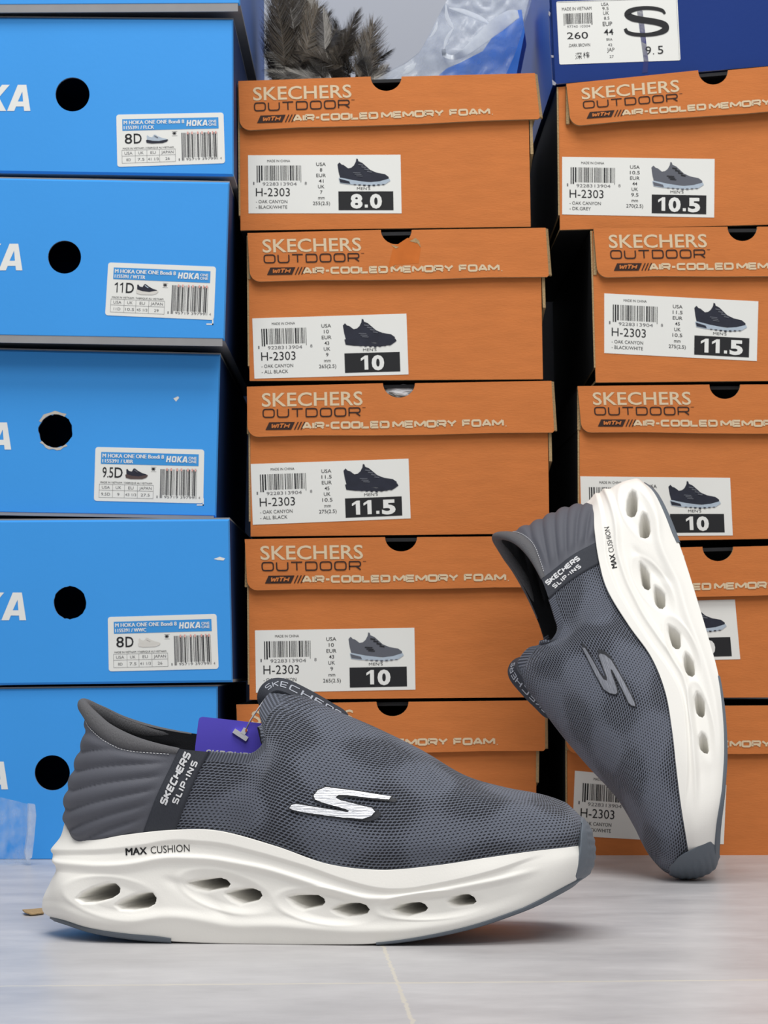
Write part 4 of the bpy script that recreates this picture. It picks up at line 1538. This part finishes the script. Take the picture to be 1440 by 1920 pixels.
BLU[1] = blue_box('bright blue shoe box with 8D label and creased front, just below the topmost', YB - .016, ((-118, 30), (437, 35), (438, 330), (-118, 322)), (136, 177, 32), (57, 208, 49),
         (((218, 215), (419, 211), (422, 306), (220, 313)), '8D', 'FLCK', '8D', '7.5', '41 1/3', '26', 'black', None))
BLU[0] = blue_box('bright blue shoe box cut off by the picture top, topmost of the left stack', YB - .022, ((-118, -290), (449, -296), (450, 9), (-118, 12)), (140, -140, 32), None, None, side=M_SLATEBLUE, strip=12)


# ------------------------------------------------------------------ royal blue box on top of the right stack
def royal_box():
    Y = YR - .002
    face = Face(1030, Y, .012)
    TL, TR, BR, BL = (1024, -128), (1626, -176), (1634, 107), (1037, 158)
    L = BOX_L
    base = face((BL[0] + BR[0]) / 2, (BL[1] + BR[1]) / 2) - face.n * (L / 2)
    root = empty('shoe_box', base, 'royal blue shoe box with a white label and blue marker stroke, above the right stack', 'shoe box')
    back = -face.n * L
    b = MB()
    edge = [(1026, -60), (1029, -20), (1031, 14), (1028.5, 24), (1030, 40), (1031, 80), (1034, 120), (1036.5, 150)]
    slab(b, face, [TL, TR, BR, (1042, 157.5), BL] + edge[::-1], [], 0, .002, M_ROYAL, M_PALECARD, M_INSIDE)
    tl, tr, br, bl = face(*TL), face(*TR), face(*BR), face(*BL)
    b.prism([tl, bl, bl + back, tl + back], face.t * .002, M_ROYALSIDE, M_ROYAL)
    b.prism([tr, br, br + back, tr + back], -face.t * .002, M_ROYALSIDE, M_ROYAL)
    b.prism([bl - face.n * .003, br - face.n * .003, br + back, bl + back], (0, 0, .002), M_ROYAL)
    b.prism([tl + back, tr + back, br + back, bl + back], face.n * .002, M_ROYAL)
    # pale worn spots along the corner
    for pts in ([(1035, 149), (1043, 156), (1041, 160), (1036, 159)], [(1029, 20), (1032, 24), (1031, 31), (1028.5, 27)], [(1033, 103), (1038, 104), (1038, 108), (1034, 108)]):
        vs, fs = fill(pts)
        b.add(face.many(vs, .0003), fs, M_PALECARD)
    # blue felt-pen stroke running down over the label and the box
    vs, fs = fill([(1207, 113), (1216, 113), (1214, 136), (1204, 137)])
    b.add(face.many(vs, .0002), fs, M_MARKERDARK)
    b.build('body', root, base)
    b = MB()
    b.prism([tl - face.n * .003, tr - face.n * .003, tr + back, tl + back], (0, 0, -.002), M_ROYAL)
    b.build('lid', root, base)
    lb = Label(face, ((1043, 3), (1270, -5), (1276, 113), (1049, 121)), 230, 118)
    lb.base(3)
    lb.put(fill([(152, 20), (158, 19), (163, 23), (169, 118), (160, 118)]), M_MARKER, 2)
    lb.text('MADE IN VIETNAM', 10, 17.5, 56, 6, M_INK)
    barcode(lb, 12, 67, 23, 43, 31, M_INK)
    lb.text('97740 10304', 18, 50, 44, 4.5, M_GREYINK)
    lb.text('260', 17, 71, 40, 12.5, M_INK, .004)
    lb.text('.DARK BROWN', 19, 86, 41, 6, M_INK)
    # two chinese characters (deep brown), drawn as strokes
    def strokes(x0, y0, s, lines):
        for k, l in enumerate(lines):
            v, f = ribbon([(x0 + x * s, y0 + y * s) for x, y in l], .45)
            lb.put((v, f), M_INK, 3 + .06 * k)
    strokes(31, 97, 12, [[(.08, .1), (.2, .22)], [(.02, .42), (.15, .52)], [(.02, 1), (.2, .68)], [(.32, .22), (.32, .05), (.98, .05), (.95, .22)], [(.52, .12), (.38, .36)],
                         [(.72, .12), (.92, .34)], [(.32, .55), (1, .55)], [(.65, .38), (.65, 1)], [(.62, .58), (.32, .92)], [(.68, .58), (1, .92)]])
    strokes(46, 96, 12, [[(.0, .3), (.36, .3)], [(.18, .02), (.18, 1)], [(.17, .35), (.0, .7)], [(.2, .38), (.36, .58)], [(.44, .16), (.98, .16)], [(.68, 0), (.55, .36)],
                         [(.5, .4), (.92, .4)], [(.42, .56), (1, .56)], [(.7, .42), (.7, 1)], [(.5, .76), (.94, .76)]])
    y = [11, 19, 28, 37, 49, 66, 76.5, 87, 97, 109]
    for (s, w, h), yy in zip((('USA', 14, 6), ('9.5', 12, 5.5), ('UK', 11, 6.5), ('8.5', 10, 5.5), ('EUP', 18, 8), ('44', 18, 11.5), ('BRA', 11, 4.6), ('42', 8, 5), ('JAP', 14, 7), ('27', 8, 5)), y):
        xx = 88 + yy * .08
        lb.text(s, xx - w / 2 + 3, yy, w, h, M_INK, .006 if h > 7 else 0)
    # wide flat S
    P = np.array([(205, 30), (199, 23), (180, 18.5), (158, 18), (140, 22), (134, 29), (144, 36), (165, 40.5), (188, 45), (203, 51), (204, 59), (192, 65), (170, 68), (146, 66.5), (132, 62), (128, 55)], float)
    hw = [2.2, 3.4, 3.6, 3.6, 4.6, 6.2, 6.5, 6, 6, 6.4, 6.2, 4.6, 3.6, 3.6, 3.6, 3.0]
    Pf = cr(np.vstack([2 * P[0] - P[1], P, 2 * P[-1] - P[-2]]), np.linspace(0, len(P) - 1 - 1e-6, 70))
    lb.put(ribbon(Pf, np.interp(np.linspace(0, len(P) - 1, 70), range(len(P)), hw)), M_INK, 4)
    lb.put(digits_text('9', 164, 105, 12, 15, .0), M_INK, 4); lb.put(rect(178.5, 103, 180.5, 105), M_INK, 4); lb.put(digits_text('5', 187, 104.5, 12, 15, .0), M_INK, 4)
    for x0, y0, x1, y1 in ((2, 1.2, 228, 1.7), (227.6, 1.2, 228, 116)):
        lb.put(rect(x0, y0, x1, y1), M_GREYINK, 3)
    lb.mb.build('size_label', root, base)


M_ROYALSIDE = mat('royal_blue_side_painted_sheen', (58, 104, 200), .4, .35, var=.12, vscale=9)  # paler than the box front: the sheen on this side is put into its colour
M_PALECARD = mat('pale_worn_card', (160, 160, 170), .85, .1)
M_MARKERDARK = mat('blue_marker_on_blue', (22, 34, 104), .4, .4)
royal_box()

# crumpled tissue showing in the notch of the third box
def lump(name, c, r, m, seed, label, cat, sub=4, rough=.35):
    bm = bmesh.new()
    bmesh.ops.create_icosphere(bm, subdivisions=sub, radius=1)
    from mathutils import noise
    for v in bm.verts:
        n = noise.noise(v.co * 2.2 + Vector((seed, 0, 0))) + .6 * abs(noise.noise(v.co * 5 + Vector((0, seed, 0))))
        v.co = v.co * (1 + rough * n)
        v.co = Vector((v.co.x * r[0], v.co.y * r[1], v.co.z * r[2]))
    me = bpy.data.meshes.new(name); bm.to_mesh(me); bm.free()
    me.materials.append(m)
    for p in me.polygons: p.use_smooth = False
    o = bpy.data.objects.new(name, me); COL.objects.link(o); o.location = [float(x) for x in c]
    tag(o, label, cat)
    return o


M_TISSUE = mat('white_tissue_paper', (226, 226, 230), .6, .4)
fC3 = CEN[3][1]
lump('tissue_paper', fC3(750, 737, -.0085), (.0165, .0065, .0062), M_TISSUE, 3, 'crumpled white tissue paper in the thumb notch of an orange box', 'tissue paper', rough=.3)

# ------------------------------------------------------------------ purple swing tag in the standing sneaker
M_PURPLE = mat('purple_blue_card', (100, 88, 222), .45, .4, var=.05, vscale=20)
M_PLASTICWHITE = mat('white_plastic', (226, 226, 232), .35, .5)
M_REDDOT = mat('orange_dot', (196, 96, 60), .6, .3)
tf = Face(430, YC + .004, .10)
tb = tf(430, 1500)
tag_root = empty('hang_tag', tb, 'purple swing tag with white fastener tucked into the collar of the standing sneaker', 'hang tag')
b = MB()
out = [(372, 1352), (374, 1346), (379, 1344), (390, 1345), (470, 1354), (508, 1358), (503, 1440), (490, 1500), (360, 1490), (366, 1400)]
slab(b, tf, out, [], 0, .0008, M_PURPLE, M_PURPLE, M_WHITE)
vs, fs = font_text('SKECHERS', .012, .25)
vv = vs.copy(); mn, mx = vv.min(0), vv.max(0)
x_ = (vv[:, 0] - mn[0]) / (mx[0] - mn[0]); y_ = vv[:, 1] / .73
b.add(tf.many(np.stack([384 + x_ * 104, 1419 + x_ * 9 - y_ * 15], 1), .0003), fs, M_WHITE)
b.build('card', tag_root, tb)
b = MB()
def px_box(mb, face, c, ang, ln, wd, off, th, m):
    ca, sa = math.cos(ang), math.sin(ang)
    q = [(c[0] + x * ca - y * sa, c[1] + x * sa + y * ca) for x, y in ((-ln, -wd), (ln, -wd), (ln, wd), (-ln, wd))]
    slab(mb, face, q, [], off, th, m, m)
px_box(b, tf, (451, 1378), math.radians(33), 15, 4.6, .0016, .0016, M_PLASTICWHITE)
px_box(b, tf, (458, 1371), math.radians(-57), 6, 4.5, .0017, .0012, M_PLASTICWHITE)
px_box(b, tf, (461.5, 1369.5), 0, 1.6, 2.6, .0019, .0004, M_REDDOT)
b.build('fastener', tag_root, tb)
b = MB()
b.tube([tf(462, 1366, .0015), tf(470, 1350, .003), tf(482, 1332, .006), tf(494, 1315, .008), tf(503, 1303, .008)], .00045, M_PLASTICWHITE, 6)
b.build('string', tag_root, tb)

# ------------------------------------------------------------------ clear plastics
def clear_plastic(name, alpha, tint=(235, 240, 246), rough=.18, bump=.4, bscale=60):
    m, nt, bs = new_mat(name)
    N, Lk = nt.nodes, nt.links
    bs.inputs['Base Color'].default_value = lin(tint)
    bs.inputs['Roughness'].default_value = rough
    bs.inputs['Specular IOR Level'].default_value = .8
    tr = N.new('ShaderNodeBsdfTransparent'); tr.inputs[0].default_value = (.96, .98, 1, 1)
    tl = N.new('ShaderNodeBsdfTranslucent'); tl.inputs[0].default_value = lin(tint)
    m1 = N.new('ShaderNodeMixShader'); m1.inputs[0].default_value = .35
    Lk.new(bs.outputs[0], m1.inputs[1]); Lk.new(tl.outputs[0], m1.inputs[2])
    mx = N.new('ShaderNodeMixShader')
    tc = N.new('ShaderNodeTexCoord'); nz = N.new('ShaderNodeTexNoise'); nz.inputs['Scale'].default_value = bscale; nz.inputs['Detail'].default_value = 3
    Lk.new(tc.outputs['Object'], nz.inputs[0])
    mr = N.new('ShaderNodeMapRange'); Lk.new(nz.outputs[0], mr.inputs[0]); mr.inputs[1].default_value = .35; mr.inputs[2].default_value = .7
    mr.inputs[3].default_value = max(0, alpha - .14); mr.inputs[4].default_value = min(1, alpha + .16)
    Lk.new(mr.outputs[0], mx.inputs[0])
    Lk.new(tr.outputs[0], mx.inputs[1]); Lk.new(m1.outputs[0], mx.inputs[2])
    Lk.new(mx.outputs[0], N['Material Output'].inputs[0])
    bp = N.new('ShaderNodeBump'); bp.inputs['Strength'].default_value = bump; bp.inputs['Distance'].default_value = .004
    Lk.new(nz.outputs[0], bp.inputs['Height']); Lk.new(bp.outputs[0], bs.inputs['Normal'])
    return m


M_BAG = clear_plastic('clear_bag_film', .34)
M_BAGFOLD = clear_plastic('doubled_bag_film', .74, bump=.2)
M_POUCH = clear_plastic('clear_wrap', .16, bscale=90)
M_POUCHEDGE = clear_plastic('clear_wrap_edge', .5, bscale=90)
from mathutils import noise as mnoise

ZLID = float(CEN[1][1](724, 143, 0)[2])
bag_base = np.array([float(U(880, 100, 1.76)[0]), 1.76, ZLID])
bag = empty('plastic_bag', bag_base, 'crumpled clear plastic bag on the middle stack, leaning toward the royal blue box', 'plastic bag')
b = MB()
lb_ = [(-60, 866), (-20, 848), (0, 838), (30, 822), (60, 808), (100, 786), (120, 760), (135, 730), (150, 700), (215, 690)]
rb_ = [(-60, 1000), (0, 1003), (60, 985), (100, 972), (150, 950), (215, 940)]
NU, NV = 60, 60
for side in (0, 1):
    g = np.zeros((NU, NV, 3))
    for i in range(NU):
        for j in range(NV):
            v = -60 + 275 * j / (NV - 1)
            a = np.interp(v, [p[0] for p in lb_], [p[1] for p in lb_]); c_ = np.interp(v, [p[0] for p in rb_], [p[1] for p in rb_]) - 6
            t = i / (NU - 1)
            u = a + (c_ - a) * t
            q = Vector((u * .016, v * .016, side * 7.0))
            bulge = math.sin(math.pi * min(1, max(0, t)))
            n = mnoise.noise(q) * .010 + (1 - abs(mnoise.noise(q * 2.3))) * .008
            y = 1.745 - bulge * .018 + n if side == 0 else 1.815 + bulge * .03 + n
            g[i, j] = U(u, v * (1 if side == 0 else .98), y)
            g[i, j, 2] = max(g[i, j, 2], ZLID + .0006)
    b.add(g.reshape(-1, 3), gridfaces(NU, NV), M_BAG, True)
b.build('film', bag, bag_base)
# the folded edge of the bag: a bright loop
b = MB()
fold = [(832, 92), (833, 101), (840, 106), (852, 107), (866, 101), (886, 86), (910, 65), (935, 45), (958, 30), (972, 26)]
fw = [4, 4, 4, 4.5, 6, 9, 12, 14, 12, 7]
P = np.array(fold, float)
Pf = cr(np.vstack([2 * P[0] - P[1], P, 2 * P[-1] - P[-2]]), np.linspace(0, len(P) - 1 - 1e-6, 50))
vs, fs = ribbon(Pf, np.interp(np.linspace(0, len(P) - 1, 50), range(len(P)), fw))
yy = 1.722 + .004 * np.sin(np.arange(len(vs)) * .35)
pts = U(vs[:, 0], vs[:, 1], yy)
b.add(list(pts) + list(pts + [0, .002, 0]), fs + [tuple(k + len(vs) for k in f[::-1]) for f in fs], M_BAGFOLD, True)
for path, w in (([(836, 8), (838, 30), (845, 45), (850, 52)], 3.5), ([(842, 14), (872, 22), (900, 34), (918, 44)], 4.5), ([(756, 138), (768, 130), (780, 118)], 4.5), ([(806, 70), (816, 56), (820, 40)], 2.5), ([(850, 52), (838, 72), (832, 92)], 3)):
    Q = np.array(path, float)
    Qf = cr(np.vstack([2 * Q[0] - Q[1], Q, 2 * Q[-1] - Q[-2]]), np.linspace(0, len(Q) - 1 - 1e-6, 16))
    vs, fs = ribbon(Qf, np.interp(np.linspace(0, 1, 16), [0, .3, .7, 1], [.6, w, w, .6]))
    pts = U(vs[:, 0], vs[:, 1], 1.724)
    b.add(list(pts) + list(pts + [0, .0015, 0]), fs + [tuple(k + len(vs) for k in f[::-1]) for f in fs], M_BAGFOLD, True)
b.build('folded_edge', bag, bag_base)
# the blue carton inside the bag
b = MB()
fr = [(800, 215), (812, 150), (838, 128), (862, 118), (905, 96), (930, 60), (948, 22), (978, 18), (984, 60), (972, 120), (955, 215)]
n_ = len(fr)
f0 = U([p[0] for p in fr], [p[1] for p in fr], 1.765); f0[:, 2] = np.maximum(f0[:, 2], ZLID + .0008)
f1 = f0 + [.004, .036, 0]
tri = fill(fr)[1]
b.add(f0, tri, M_SKYBLUE if 'M_SKYBLUE' in globals() else mat('azure_blue_card', (50, 124, 224), .4, .4, var=.2, vscale=30))
b.add(f1, [t[::-1] for t in tri], b.mats[0])
b.add(np.concatenate([f0, f1]), [(i, (i + 1) % n_, n_ + (i + 1) % n_, n_ + i) for i in range(n_)], b.mats[0])
o = b.build('blue_packet', None, bag_base); o.location = [float(x) for x in bag_base]
tag(o, 'crumpled bright blue packet inside the clear plastic bag', 'packet')

# clear wrap standing on the floor at the lower left
p0 = G(30, 1621)
pw = empty('plastic_wrap', p0, 'clear plastic wrap standing on the floor before the lowest bright blue box', 'plastic wrap')
b = MB()
NU, NV = 50, 24
for side in (0, 1):
    g = np.zeros((NU, NV, 3))
    for i in range(NU):
        for j in range(NV):
            u = -60 + 118 * i / (NU - 1)
            top = np.interp(u, [-60, 0, 30, 60], [1486, 1496, 1503, 1511])
            q = Vector((u * .05, side * 5.0, j * .03))
            y = p0[1] - .006 + side * .016 + .0035 * mnoise.noise(q) + .002 * math.sin(u * .21 + side)
            P0 = U(u, 1600, y)
            zt = U(u, top, y)[2]
            g[i, j] = (P0[0], P0[1], zt * (1 - j / (NV - 1)) + .0004)
    b.add(g.reshape(-1, 3), gridfaces(NU, NV), M_POUCH, True)
b.build('film', pw, p0)
b = MB()
fp = Face(60, p0[1] - .008, .25)
slab(b, fp, [(54, 1508), (66, 1509), (68, 1530), (64, 1575), (60, 1608), (50, 1614), (47, 1600), (53, 1560)], [], 0, .012, M_POUCHEDGE, M_POUCHEDGE)
b.build('folded_edge', pw, p0)

# scrap of card behind the heel
b = MB()
s0 = [G(42, 1713), G(62, 1708), (G(80, 1706)), (G(82, 1715)), G(60, 1718), G(46, 1717)]
s0 = [np.array(p) + [0, 0, .0006 + .0012 * (k in (0, 5))] for k, p in enumerate(s0)]
vs = [tuple(p) for p in s0] + [tuple(p + [0, 0, .0007]) for p in s0]
b.add(vs, [(5, 4, 3, 2, 1, 0), (6, 7, 8, 9, 10, 11)] + [(i, (i + 1) % 6, 6 + (i + 1) % 6, 6 + i) for i in range(6)], M_TAN)
o = b.build('cardboard_scrap', None, s0[4]); o.location = [float(x) for x in s0[4]]
tag(o, 'small tan scrap of cardboard on the floor behind the sneaker heel', 'scrap')

# ------------------------------------------------------------------ feathers on top of the middle stack
M_F = [mat('dark_feather', (64, 60, 56), .8, .2, var=.3, vscale=90), mat('brown_grey_feather', (112, 103, 92), .8, .2, var=.3, vscale=90),
       mat('pale_feather', (188, 184, 176), .8, .2, var=.15, vscale=90), mat('grey_feather', (128, 124, 118), .8, .2, var=.25, vscale=90)]


def feather_mesh(kind, seed):
    """unit feather along +x, curling up (+z), barbs spread along y; several shades among the barbs"""
    r = random.Random(seed)
    b = MB()
    mats_ = {0: [M_F[0]] * 5 + [M_F[1]], 1: [M_F[1]] * 4 + [M_F[0], M_F[3]], 2: [M_F[2]] * 4 + [M_F[3]], 3: [M_F[3]] * 3 + [M_F[1], M_F[2]]}[kind]
    curl = r.uniform(-.14, .2)
    ax = lambda t: Vector((t, .04 * math.sin(t * 3 + seed), curl * t * t))
    b.tube([ax(t) for t in np.linspace(0, 1, 9)], [.006 * (1 - .85 * t) for t in np.linspace(0, 1, 9)], M_F[2] if kind in (2, 3) else M_F[1], 5)
    for k in range(180):
        t = .05 + .95 * k / 179
        p = ax(t)
        ln = (.16 + .26 * math.sin(math.pi * min(1, t * .93 + .05)) ** .7) * r.uniform(.7, 1.15)
        for s in (-1, 1):
            m = r.choice(mats_)
            an = math.radians(52 - 34 * t + r.uniform(-7, 7))
            d = Vector((math.cos(an), s * math.sin(an), r.uniform(-.16, .16)))
            e = Vector((math.cos(an * .45), s * math.sin(an * .45), r.uniform(-.35, .2)))
            q1 = p + d * ln * .5
            q2 = q1 + (d * .55 + e * .45) * ln * .5
            w = Vector((.0056, 0, .002))
            b.add([p - w, p + w, q1 + w * .85, q1 - w * .85, q2 + w * .2, q2 - w * .2], [(0, 1, 2, 3), (3, 2, 4, 5)], m)
    me = b.build('feather')
    data = me.data
    bpy.data.objects.remove(me)
    return data


FM = [[feather_mesh(k, 10 * k + s) for s in range(2)] for k in range(4)]
fbase = np.array([float(U(590, 150, 1.80)[0]), 1.80, ZLID])
duster = empty('feather_duster', fbase, 'bushy bundle of grey and brown feathers lying on top of the middle stack', 'feather duster')
rf = random.Random(21)


def add_feather(p0, p1, Y0, Y1, kind, roll):
    a = Vector(U(p0[0], p0[1], Y0)); c = Vector(U(p1[0], p1[1], Y1))
    d = c - a
    L_ = d.length
    x = d.normalized()
    ref = Vector((0, -1, 0))                                    # vane roughly faces the room
    z = (ref - x * ref.dot(x)).normalized()
    y = z.cross(x)
    M = Matrix((x, y, z)).transposed().to_4x4()
    M = M @ Matrix.Rotation(roll, 4, 'X')
    o = bpy.data.objects.new('feather', rf.choice(FM[kind]))
    COL.objects.link(o)
    o.parent = duster
    lo = a - Vector(fbase)
    o.matrix_local = Matrix.Translation(lo) @ M @ Matrix.Scale(L_, 4)


# bed of dark feathers
for k in range(34):
    u0, v0 = rf.uniform(520, 640), rf.uniform(95, 175)
    an = math.radians(rf.uniform(35, 200))
    ln = rf.uniform(75, 130)
    u1, v1 = u0 + ln * math.cos(an) * .75, v0 - ln * math.sin(an) * .8
    u1 = min(max(u1, 516), 668)
    if u1 > 590: v1 = max(v1, 70)
    add_feather((u0, v0), (u1, v1), 1.80, 1.815 + rf.uniform(-.02, .03), rf.choice([0, 0, 1, 1, 3]), rf.uniform(-.7, .7))
HAND = [((530, 130), (516, -10), 1), ((520, 150), (545, 5), 0), ((548, 110), (556, -25), 3), ((570, 110), (578, -15), 1), ((540, 90), (530, -30), 1), ((512, 120), (512, 30), 0),
        ((560, 120), (600, 20), 1), ((590, 110), (612, 35), 0), ((600, 100), (640, 60), 2), ((612, 95), (600, 28), 2), ((640, 105), (672, 32), 0), ((650, 110), (690, 55), 0), ((630, 110), (660, 55), 1),
        ((575, 135), (508, 108), 2), ((580, 112), (530, 88), 3), ((620, 112), (548, 96), 3), ((650, 128), (560, 92), 1), ((645, 150), (540, 118), 1),
        ((630, 152), (548, 132), 2), ((600, 150), (508, 122), 3), ((660, 150), (590, 105), 1), ((560, 150), (506, 140), 2), ((676, 150), (700, 80), 3), ((684, 152), (706, 105), 2), ((690, 150), (680, 85), 3), ((660, 140), (640, 90), 0), ((640, 150), (618, 108), 0),
        ((700, 160), (712, 118), 3), ((620, 160), (585, 118), 3), ((665, 150), (722, 95), 0), ((670, 150), (700, 50), 1), ((690, 155), (726, 130), 3), ((655, 140), (688, 100), 2), ((610, 150), (545, 140), 2), ((600, 120), (560, 70), 3), ((590, 60), (575, -30), 2), ((550, 60), (545, -40), 3), ((640, 90), (628, 40), 0), ((520, 160), (510, 80), 0)]
for k, (a, c, kd) in enumerate(HAND):
    add_feather(a, c, 1.765 + .01 * (k % 3), 1.755 + .012 * (k % 4), kd, rf.uniform(-.5, .5))
